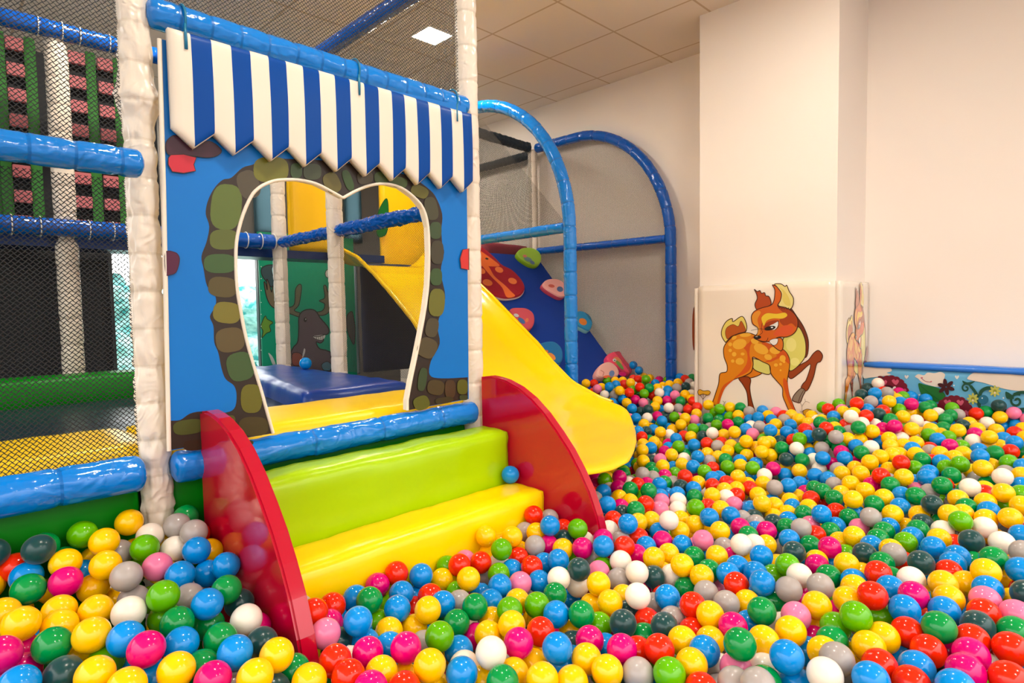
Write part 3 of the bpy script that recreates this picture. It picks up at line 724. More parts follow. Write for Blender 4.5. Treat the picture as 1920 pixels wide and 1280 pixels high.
# entrance hood on the upper platform
yp = vinyl('hood_plastic', (248, 196, 0), .3, 5, .1)
hd = empty('slide_hood', (2.3, 4.06, zo(.42)), 'yellow plastic hood panels at the head of the slide', 'slide hood')
def qx(px, py, v=4.08): return on(px, py, 1, v)
pad('hood_panel', (qx(540, 400).x, 4.06, zo(.43)), (qx(620, 400).x+.02, 4.10, zo(1.3)), yp, hd, r=.012, puff=.004)
pad('hood_panel', (qx(712, 400).x, 4.06, zo(.22)), (qx(712, 400).x+.75, 4.10, zo(1.4)), yp, hd, r=.012, puff=.004)
q0 = on(716, 408, 1, 4.03)
A = Art(lambda x, y: on(x, y, 1, 4.04), (0, -1, 0), lift=.002)
A.shape((16, 110, 40), (10, 70, 30), [(724, 372), (728, 392), (726, 432), (718, 443), (708, 442), (706, 425), (710, 395)], 1.2)
A.build('leaf_emblem', hd)
for zz in (zo(.55), zo(1.05)):
    bm = bmesh.new(); bmesh.ops.create_uvsphere(bm, u_segments=12, v_segments=8, radius=.018)
    bmesh.ops.translate(bm, verts=bm.verts, vec=(qx(565, 400).x, 4.055, zz)); bm_obj('bolt_cap', bm, yp, hd, smooth=True)

# ------------------------------------------------------------------ climbing ramp with soft holds
RB = vinyl('ramp_blue_cloth', (4, 52, 140), .7, 90, .2, .06)
a0 = Vector((3.13, 3.90, zo(.50))); a1 = Vector((3.13, 2.50, zo(-1.06))); w1 = 4.22
sl_ = (a1-a0).normalized(); nrm = Vector((0, sl_.z, -sl_.y)).normalized()
if nrm.z < 0: nrm = -nrm
rp = empty('climbing_ramp', (3.67, 3.2, 0), 'steep dark blue climbing ramp with cartoon holds behind the slide', 'climbing ramp')
bm = bmesh.new(); vv = [bm.verts.new(p) for p in (a0, Vector((w1, a0.y, a0.z)), Vector((w1, a1.y, a1.z)), a1)]
f = bm.faces.new(vv); r = bmesh.ops.extrude_face_region(bm, geom=[f]); bmesh.ops.translate(bm, verts=[g_ for g_ in r['geom'] if isinstance(g_, bmesh.types.BMVert)], vec=-nrm*.06)
bmesh.ops.recalc_face_normals(bm, faces=bm.faces); bmesh.ops.bevel(bm, geom=bm.edges[:], offset=.01, segments=3, affect='EDGES')
bm_obj('ramp_board', bm, RB, rp)
def onramp(px, py, off=0):
    d = ray(px, py); p0 = Vector((a0.x, a0.y, a0.z-GZ))+nrm*off
    t = p0.dot(nrm)/d.dot(nrm); q = d*t; q.z += GZ; return q
def hold(name, outline, th, top, side, label, arts, sm=True):
    pts = smooth_loop(outline, 4) if sm else outline
    base = [onramp(*q) for q in pts]
    bmid = sum(base, Vector())/len(base)
    # foam lump: outline on the ramp, raised face, rounded shoulder
    vs = []; fs = []; mi = []; n = len(base)
    rings = [(1.0, 0), (1.02, th*.35), (1.0, th*.7), (.95, th*.93), (.85, th)]
    for sc, h in rings:
        for p in base:
            q = bmid+(p-bmid)*sc+nrm*h; q.x = min(q.x, 4.33-.3*max(0, q.x-4.30) if q.x > 4.33 else q.x); vs.append(q)
    for r_ in range(len(rings)-1):
        for i in range(n): j = (i+1) % n; fs.append((r_*n+i, r_*n+j, (r_+1)*n+j, (r_+1)*n+i)); mi.append(0 if r_ < 2 else 1)
    fs.append(tuple(4*n+i for i in range(n))); mi.append(1)
    o = mesh_obj(name, vs, fs, [side, top], None, mi, smooth=False); adopt(o, rp); o['label'] = label
    A = Art(lambda x, y: onramp(x, y, th), nrm, lift=.0006)
    for a in arts: getattr(A, a[0])(*a[1:])
    if arts:
        k_ = A.build('hold_print'); adopt(k_, rp); k_.parent = o; k_.matrix_parent_inverse = Matrix.Translation(-Vector(rp.location)) ; k_.matrix_parent_inverse = Matrix()
    return o
z8 = lambda L: [(880+x*.2344, 440+y*.2344) for x, y in L]
vr, vo, vc = vinyl('ladybird_red', (158, 16, 36), .6), vinyl('ladybird_orange', (255, 118, 48), .6), vinyl('hold_cream', (225, 205, 190), .6)
hold('ladybird_hold', z8([(-30, 130), (60, 110), (110, 130), (190, 200), (250, 260), (330, 300), (400, 370), (430, 440), (400, 500), (330, 525), (240, 525), (100, 480), (-40, 440), (-80, 300)]), .035, vr, vc, 'red and orange ladybird hold',
     [('fill', (255, 118, 48), z8([(-20, 140), (60, 112), (105, 140), (190, 200), (240, 250), (120, 250), (-40, 240)])),
      ('fill', (255, 118, 48), z8([(100, 240), (150, 250), (200, 330), (280, 400), (330, 450), (365, 490), (300, 500), (260, 420), (180, 340), (120, 270)])),
      ('fill', (255, 128, 58), ell(880+238*.2344, 440+280*.2344, 8, 5.2, 20), False), ('fill', (255, 128, 58), ell(880+345*.2344, 440+370*.2344, 8.5, 5.5, 20), False),
      ('fill', (255, 128, 58), ell(880+145*.2344, 440+383*.2344, 9.5, 6, 15), False), ('fill', (255, 128, 58), ell(880+95*.2344, 440+290*.2344, 8, 5.2, 20), False),
      ('fill', (30, 20, 20), ell(880+140*.2344, 440+192*.2344, 3.2, 1.8, 15), False)])
def blob(cx, cy, a, b, rot): return ell(cx, cy, a, b, rot, 12, 2.4)
hold('hold', z8([(365, 165), (400, 135), (480, 132), (540, 165), (558, 220), (530, 268), (470, 262), (400, 220), (370, 190)]), .05, vinyl('hold_lime', (150, 190, 60), .6), vinyl('hold_lime_side', (140, 185, 30), .6), 'lime green hold',
     [('fill', (110, 150, 150), ell(990, 486, 8, 4, 20), False), ('fill', (230, 120, 110), ell(984, 480, 4, 2.5, 10), False), ('fill', (90, 120, 160), ell(998, 492, 5, 3, 30), False)])
hold('hold', z8([(565, 420), (600, 385), (680, 380), (740, 415), (760, 470), (745, 515), (700, 522), (620, 480), (575, 445)]), .05, vinyl('hold_pink', (240, 170, 160), .6), vinyl('hold_pink_side', (214, 80, 100), .6), 'pink and blue hold',
     [('fill', (90, 120, 170), ell(1050, 542, 6, 5, 20), False), ('fill', (230, 100, 80), ell(1034, 536, 6, 3, 10), False)])
hold('hold', z8([(310, 620), (380, 612), (440, 620), (490, 660), (498, 730), (470, 780), (430, 785), (380, 740), (330, 680)]), .05, vinyl('hold_rose', (205, 80, 90), .6), vinyl('hold_rose_side', (190, 60, 80), .6), 'rose hold with a blue figure',
     [('fill', (80, 120, 180), ell(978, 601, 8, 4, 40), False), ('fill', (225, 225, 225), ell(968, 591, 5, 3, 20), False), ('fill', (240, 130, 80), ell(988, 600, 3, 4, 20), False)])
hold('hold', z8([(520, 915), (580, 885), (660, 885), (715, 940), (722, 1020), (690, 1060), (620, 1035), (550, 980)]), .05, vinyl('hold_teal', (30, 110, 165), .6), vinyl('hold_teal_side', (90, 160, 170), .6), 'blue hold with an orange star',
     [('fill', (250, 150, 70), ell(1034, 668, 9, 5, 40), False), ('fill', (240, 120, 60), ell(1024, 659, 4, 3, 0), False)])
hold('hold', z8([(840, 640), (890, 640), (945, 680), (962, 740), (935, 790), (880, 770), (830, 740), (820, 680)]), .05, vinyl('hold_sky', (40, 140, 190), .6), vinyl('hold_sky_side', (140, 205, 205), .6), 'light blue hold partly behind the front hoop',
     [('fill', (250, 140, 50), ell(1093, 603, 8, 6, 30), False)])
z5 = lambda L: [(1080+x*.125, 660+y*.125) for x, y in L]
hold('hold', z5([(415, 150), (450, 70), (590, 40), (680, 80), (760, 170), (785, 280), (775, 370), (690, 360), (600, 300), (480, 220)]), .06, vinyl('hold_fish', (235, 75, 105), .6), vinyl('hold_fish_side', (228, 60, 110), .6), 'pink hold with a fish face at the ramp foot',
     [('fill', (245, 150, 90), ell(1158, 677, 10, 6, 45), False), ('fill', (120, 175, 80), ell(1162, 684, 11, 3.2, 50), False), ('fill', (250, 250, 245), ell(1152, 675, 3.4, 3, 0), False), ('fill', (20, 20, 20), ell(1152.5, 675.5, 1.2, 1.2, 0), False), ('fill', (240, 20, 120), ell(1167, 701, 7, 4, 10), False)])
hold('hold', z5([(250, 350), (310, 250), (400, 208), (480, 220), (560, 290), (590, 380), (540, 430), (380, 440), (270, 420)]), .06, vinyl('hold_peach', (240, 180, 165), .6), vinyl('hold_peach_side', (235, 160, 150), .6), 'peach hold with an orange mouth half buried in balls',
     [('fill', (245, 110, 60), ell(1138, 706, 7, 2.6, -5), False), ('fill', (120, 150, 200), ell(1147, 700, 5, 6, 20), False), ('line', (200, 90, 80), [(1126, 694), (1132, 698), (1130, 704)], 1)])
tag(pad('foam_block', (on(935, 462, 0, 3.95).x-.3, 3.99, zo(.44)), (4.2, 4.10, zo(.60)), vinyl('rose_pad', (214, 84, 104), .5), r=.02), 'rose pad behind the top edge of the climbing ramp', 'pad')

# ================================================================== pillar pads with a cartoon fawn
PADC = vinyl('pillar_pad_cream', (236, 222, 204), .2, 3, .1, .03, .5)
PZ = on(1440, 531, 0, 3.765).z
pf = pad('pillar_pad', (3.765, 1.147, .02), (3.798, 1.998, PZ), PADC, r=.006, puff=.003, wr=.0006)
tag(pf, 'front pillar pad printed with an orange fawn', 'wall pad', 'white pads round the pillar')
ps = pad('pillar_pad', (3.775, 1.118, .02), (4.335, 1.149, PZ), vinyl('pillar_pad_side', (232, 220, 204), .08, 2, .03, .03, .7, .6), r=.006, puff=.0, wr=.0002)
tag(ps, 'right side pillar pad, glossy, with the fawn seen edge on', 'wall pad', 'white pads round the pillar')
pl_ = pad('pillar_pad', (3.775, 2.007, .02), (4.335, 2.035, PZ-.01), PADC, r=.006, puff=.001, wr=.0006)
tag(pl_, 'left side pillar pad, a thin sliver facing the hoops', 'wall pad', 'white pads round the pillar')
OL = (74, 30, 14)
def fawn(A):
    W_ = 6
    A.shape((244, 222, 108), OL, [(375, 605), (350, 560), (355, 510), (385, 460), (425, 440), (432, 462), (495, 425), (526, 480), (522, 532), (480, 545), (420, 570), (385, 602)], W_)
    A.shape((196, 92, 24), OL, [(392, 585), (377, 545), (388, 505), (430, 482), (468, 495), (488, 458), (513, 500), (518, 530), (470, 545), (420, 565)], 3)
    A.shape((232, 130, 26), OL, [(500, 850), (560, 800), (600, 780), (635, 822), (590, 850), (530, 862)], W_)
    A.shape((158, 60, 16), OL, [(472, 860), (500, 905), (528, 960), (538, 1040), (540, 1085), (560, 1095), (588, 1110), (562, 1010), (550, 930), (556, 872), (530, 850)], W_)
    A.shape((158, 66, 26), OL, [(820, 820), (900, 770), (960, 735), (1000, 685), (1035, 665), (1063, 700), (1050, 742), (1022, 760), (1000, 850), (962, 938), (935, 950), (912, 930), (925, 900), (950, 868), (978, 762), (900, 825), (840, 865)], W_)
    A.shape((150, 132, 112), OL, [(912, 932), (940, 950), (925, 985), (905, 1032), (880, 1030), (850, 1015), (866, 975)], W_)
    A.line(OL, [(930, 945), (905, 990), (893, 1030)], 4)
    A.shape((126, 52, 18), OL, [(840, 370), (885, 430), (930, 500), (962, 590), (960, 680), (940, 715), (925, 640), (915, 560), (880, 480), (845, 430)], W_)
    A.shape((232, 224, 112), OL, [(790, 575), (845, 545), (885, 500), (912, 520), (940, 590), (946, 660), (935, 720), (880, 785), (832, 808), (822, 740), (780, 670), (783, 620)], W_)
    A.fill((244, 236, 140), ell(842, 625, 36, 48)); A.fill((244, 238, 140), ell(868, 745, 32, 28))
    A.shape((232, 224, 118), OL, [(565, 725), (640, 740), (702, 772), (690, 832), (630, 822), (575, 792)], W_)
    A.shape((236, 140, 22), OL, [(365, 655), (385, 612), (440, 562), (520, 540), (590, 558), (640, 600), (720, 632), (790, 662), (825, 710), (832, 765), (822, 835), (815, 890), (828, 975), (852, 1040), (882, 1125), (834, 1100), (800, 1030), (783, 985), (780, 930), (742, 882), (700, 830), (690, 772), (640, 745), (572, 712), (574, 765), (558, 818), (500, 850), (450, 865), (410, 888), (362, 940), (340, 1000), (325, 1048), (288, 1042), (305, 980), (330, 900), (340, 830), (386, 815), (390, 770), (370, 715)], W_)
    A.fill((224, 92, 26), [(575, 565), (600, 600), (560, 620), (548, 690), (562, 760), (540, 812), (480, 845), (440, 862), (490, 815), (530, 750), (530, 680), (505, 640), (545, 610)])
    A.fill((224, 92, 26), [(640, 602), (720, 632), (790, 664), (822, 710), (828, 760), (770, 720), (700, 745), (660, 742), (740, 705), (700, 670), (650, 640)])
    A.fill((224, 92, 26), [(790, 860), (815, 890), (828, 975), (850, 1035), (876, 1112), (830, 1040), (800, 960), (785, 900)])
    A.fill((224, 92, 26), [(335, 1040), (318, 1042), (340, 960), (372, 905), (440, 868), (380, 925), (350, 990)])
    sp = (252, 186, 56)
    for cx, cy, a, b, r in ((478, 620, 50, 36, -15), (412, 622, 14, 14, 0), (440, 692, 16, 16, 0), (480, 742, 30, 24, 0), (412, 665, 12, 12, 0), (430, 740, 12, 12, 0), (500, 690, 14, 10, 0), (520, 556, 40, 14, -5), (440, 576, 20, 12, -30), (585, 600, 28, 20, 20), (630, 655, 54, 34, 25), (680, 712, 28, 20, 20), (728, 665, 38, 26, 10), (782, 722, 22, 24, 0), (735, 768, 14, 12, 0), (768, 762, 10, 10, 0), (792, 745, 9, 9, 0), (768, 805, 7, 7, 0)):
        A.fill(sp, ell(cx, cy, a, b, r), sm=False)
    A.line(OL, [(572, 712), (574, 765), (558, 818), (500, 850)], 5); A.line(OL, [(690, 772), (702, 830), (742, 882)], 5)
    # chest tuft under the chin
    A.shape((232, 120, 34), OL, [(700, 600), (760, 575), (785, 600), (784, 650), (765, 668), (720, 636)], W_)
    # ears and head
    A.shape((188, 74, 20), OL, [(583, 235), (604, 250), (622, 243), (634, 262), (655, 258), (664, 280), (685, 284), (698, 312), (697, 345), (640, 366), (602, 378), (587, 340), (604, 300), (598, 265)], W_)
    A.shape((226, 104, 24), OL, [(602, 378), (640, 364), (700, 346), (722, 310), (728, 240), (711, 203), (745, 218), (775, 262), (768, 310), (748, 352), (800, 362), (850, 392), (886, 442), (886, 505), (858, 548), (810, 570), (752, 572), (702, 600), (650, 602), (604, 590), (580, 572), (606, 545), (608, 505), (572, 478), (562, 430), (575, 398)], W_)
    A.shape((246, 228, 140), OL, [(726, 198), (770, 196), (800, 214), (812, 206), (830, 250), (858, 295), (856, 345), (835, 374), (802, 362), (752, 348), (768, 310), (774, 262), (746, 220)], W_)
    A.fill((238, 214, 104), [(760, 220), (800, 250), (830, 300), (835, 350), (800, 340), (780, 300), (785, 260)])
    A.fill((176, 66, 16), [(750, 360), (800, 366), (848, 396), (882, 445), (880, 500), (845, 474), (795, 492), (760, 452), (806, 420), (780, 392)])
    A.fill((240, 156, 44), [(578, 405), (612, 385), (628, 400), (606, 450), (622, 520), (618, 560), (600, 570), (612, 510), (578, 476), (566, 430)])
    A.shape((248, 208, 50), (196, 110, 24), [(640, 470), (634, 432), (672, 402), (740, 406), (798, 398), (816, 420), (780, 441), (718, 440), (672, 456), (652, 492)], 2)
    A.fill((232, 92, 44), [(742, 522), (800, 488), (856, 500), (842, 548), (775, 562), (722, 556)])
    A.fill((168, 60, 14), [(650, 512), (665, 474), (702, 456), (750, 452), (752, 470), (716, 478), (688, 492)])
    A.fill((250, 248, 240), [(690, 494), (720, 478), (752, 462), (748, 492), (728, 518), (700, 516)])
    A.fill((36, 20, 14), ell(694, 508, 40, 15, -12)); A.fill((250, 250, 250), ell(708, 503, 8, 5))
    A.line((36, 20, 14), [(655, 518), (625, 512), (560, 524)], 2.5); A.line((36, 20, 14), [(752, 455), (752, 498), (728, 520)], 4)
    A.line((36, 20, 14), [(640, 470), (634, 510), (640, 540), (610, 560)], 3)
    A.fill((34, 22, 18), ell(606, 573, 26, 13, -8)); A.fill((190, 190, 190), ell(600, 568, 9, 3))
    A.line((36, 20, 14), [(625, 602), (655, 606), (676, 590), (680, 575)], 3.5)
    A.shape((250, 246, 238), OL, [(690, 600), (716, 584), (750, 584), (742, 618), (716, 628)], 3)
    for q in range(5): A.line(OL, [(752+q*18, 352+q*3), (760+q*18, 368+q*3), (772+q*18, 354+q*3)], 4, sm=False)
def flower(A):
    fy = (232, 172, 36)
    A.shape(fy, OL, [(185, 955), (200, 940), (225, 950), (260, 948), (274, 962), (255, 980), (222, 972), (195, 980)], 4)
    for q in (200, 225, 250): A.line(OL, [(q, 975), (222, 1010), (222, 1060)], 3, sm=False)
    A.shape(fy, OL, [(930, 1090), (960, 1078), (1000, 1092), (1016, 1125), (1000, 1140), (968, 1122), (955, 1140), (930, 1112)], 4)
    A.line(OL, [(950, 1110), (960, 1150), (1000, 1135)], 3)
    for L_ in ([(918, 1100), (920, 1060), (905, 1030)], [(920, 1060), (945, 1025), (975, 1035)], [(945, 1025), (940, 1005)], [(905, 1090), (918, 1100), (930, 1085)], [(368, 1060), (372, 1030), (360, 1020)], [(372, 1040), (382, 1022)]): A.line((120, 96, 80), L_, 2.5)
    A.fill((120, 150, 50), [(1060, 1150), (1075, 1115), (1110, 1100), (1145, 1112), (1150, 1180), (1060, 1180)])
A = Art(lambda x, y: on(1260+x/3.764, 480+y/3.764, 0, 3.7625), (-1, 0, 0), lift=.001, step=.00007)
fawn(A); flower(A); A.build('fawn_print', pf)
# the same print on the side face, running back towards the wall
def side3d(x, y):
    p = on(1260+x/3.764, 480+y/3.764, 0, 3.7625); s = (1.998-p.y)/.85
    return Vector((3.79+s*.60-.03, 1.1165, p.z))
GLOSSY_INK[0] = True
A = Art(side3d, (0, -1, 0), lift=.0006, step=.00005)
fawn(A); A.build('fawn_print', ps); GLOSSY_INK[0] = False
A = Art(lambda x, y: on(x, y, 1, 2.037) if 0 else Vector((3.775+x, 2.037, y)), (0, 1, 0), lift=.0006)
A.shape((158, 66, 26), OL, [(.0, zo(-.02)), (.14, zo(.0)), (.22, zo(-.08)), (.12, zo(-.2)), (0, zo(-.3))], .006)
A.build('fawn_print', pl_)

# ------------------------------------------------------------------ low wall pad with blue bolster and garden print
UW = 4.22
zt_ = on(1780, 697, 0, UW).z
wp = empty('wall_pad', (UW, .2, 0), 'low sky blue wall pad printed with berries and clouds, right of the pillar', 'wall pad')
SKYP = vinyl('sky_print', (96, 168, 204), .4, 6, .15)
pad('pad_board', (UW, -2.0, .02), (4.345, 1.115, zt_+.01), SKYP, wp, r=.008, puff=.002, wr=.0008)
ztop = on(1780, 688, 0, UW).z
pad('bolster', (UW-.015, -2.0, zt_), (4.345, 1.115, zt_+.037), vinyl('bolster_blue', (44, 118, 214), .2, 12, .3), wp, r=.015, puff=.002)['label'] = 'glossy blue top bolster'
A = Art(lambda x, y: on(1560+x*.2187, 620+y*.2187, 0, UW-.003), (-1, 0, 0), lift=.001, step=.0001)
cl = (240, 226, 210)
A.fill(cl, [(270, 285), (400, 290), (500, 320), (510, 345), (470, 360), (505, 375), (430, 390), (330, 400), (270, 400)])
A.fill(cl, [(1160, 405), (1230, 355), (1400, 352), (1700, 370), (1700, 500), (1600, 515), (1450, 490), (1300, 445), (1200, 425)])
A.fill(cl, [(712, 392), (740, 372), (790, 380), (820, 358), (880, 362), (930, 352), (968, 372), (962, 410), (940, 470), (900, 480), (820, 462), (770, 440), (740, 410)])
A.line((150, 40, 50), [(760, 400), (800, 432), (850, 440)], 5); A.fill((220, 110, 120), ell(772, 402, 8, 6)); A.fill((220, 110, 120), ell(850, 435, 8, 6))
for cx, cy in ((640, 395), (1072, 398)):
    A.fill((236, 232, 224), [(cx-18, cy-6), (cx-8, cy-16), (cx, cy-6), (cx+8, cy-16), (cx+18, cy-6), (cx, cy+16)])
for cx, cy in ((750, 548), (822, 478), (1046, 468), (1470, 575), (1035, 560), (1300, 590)): A.fill((236, 240, 240), ell(cx, cy, 7, 7))
A.fill((30, 110, 40), [(742, 450), (800, 462), (880, 480), (930, 500), (975, 560), (930, 600), (860, 610), (790, 570), (755, 520)])
A.line((20, 84, 30), [(745, 455), (830, 530), (930, 600)], 5)
dr, hp = (120, 18, 42), (214, 92, 120)
def berry(cx, cy, R_, angs, r_=34):
    A.fill(dr, ell(cx, cy, R_, R_*.95))
    for a in angs: A.fill(dr, ell(cx+R_*math.cos(math.radians(a)), cy-R_*math.sin(math.radians(a)), r_, r_*.9))
    for a in angs[1::3]:
        hx, hy = cx+R_*.86*math.cos(math.radians(a)), cy-R_*.86*math.sin(math.radians(a))
        A.fill(hp, [(hx-32, hy-8), (hx-14, hy-24), (hx, hy-12), (hx+16, hy-22), (hx+30, hy-6), (hx+4, hy+26)])
berry(500, 540, 130, list(range(-60, 130, 18)))
berry(1045, 720, 140, list(range(-10, 200, 18)))
A.fill((62, 10, 20), ell(495, 520, 62, 52, 30)); A.fill((240, 236, 230), ell(535, 500, 16, 26, 20)); A.fill((20, 10, 10), ell(540, 520, 9, 12))
A.fill((98, 16, 36), ell(420, 400, 26, 14, 10))
fb = (66, 16, 22)
for a in range(0, 360, 60): A.fill(fb, ell(980+42*math.cos(math.radians(a+20)), 480+38*math.sin(math.radians(a+20)), 34, 17, a+20))
dg = (18, 78, 56)
def curl(cx, cy, R_, a0_, turns, wd, fl=1):
    p = []
    for i in range(28):
        t = i/27; a = math.radians(a0_)+fl*turns*2*PI*t; r_ = R_*(1-t*.85); p.append((cx+r_*math.cos(a), cy+r_*math.sin(a)))
    A.line(dg, p, wd, n=1)
curl(1150, 490, 44, 0, 1.3, 15, -1); A.line(dg, [(1190, 470), (1240, 540), (1262, 620), (1270, 680)], 24)
A.fill(dg, [(1120, 425), (1160, 440), (1228, 430), (1180, 462), (1135, 455)])
A.line(dg, [(1262, 640), (1275, 530), (1330, 490), (1400, 495)], 30)
curl(1585, 600, 62, -60, 1.3, 20, -1); A.line(dg, [(1560, 545), (1640, 525), (1760, 560)], 26)
A.fill(dg, [(1490, 520), (1540, 545), (1560, 580), (1500, 578)])
A.line(dg, [(1350, 680), (1500, 690), (1700, 670)], 40)
for cx, cy in ((1398, 515), (1210, 580)):
    for a in range(0, 360, 45): A.fill((196, 196, 90), ell(cx+26*math.cos(math.radians(a)), cy+24*math.sin(math.radians(a)), 26, 11, a))
    A.fill((150, 150, 40), ell(cx, cy, 16, 14)); A.fill((236, 220, 190), ell(cx, cy+14, 8, 10))
A.fill((32, 110, 140), ell(1300, 588, 44, 40)); A.fill((220, 240, 250), ell(1290, 575, 6, 6))
A.build('garden_print', wp)

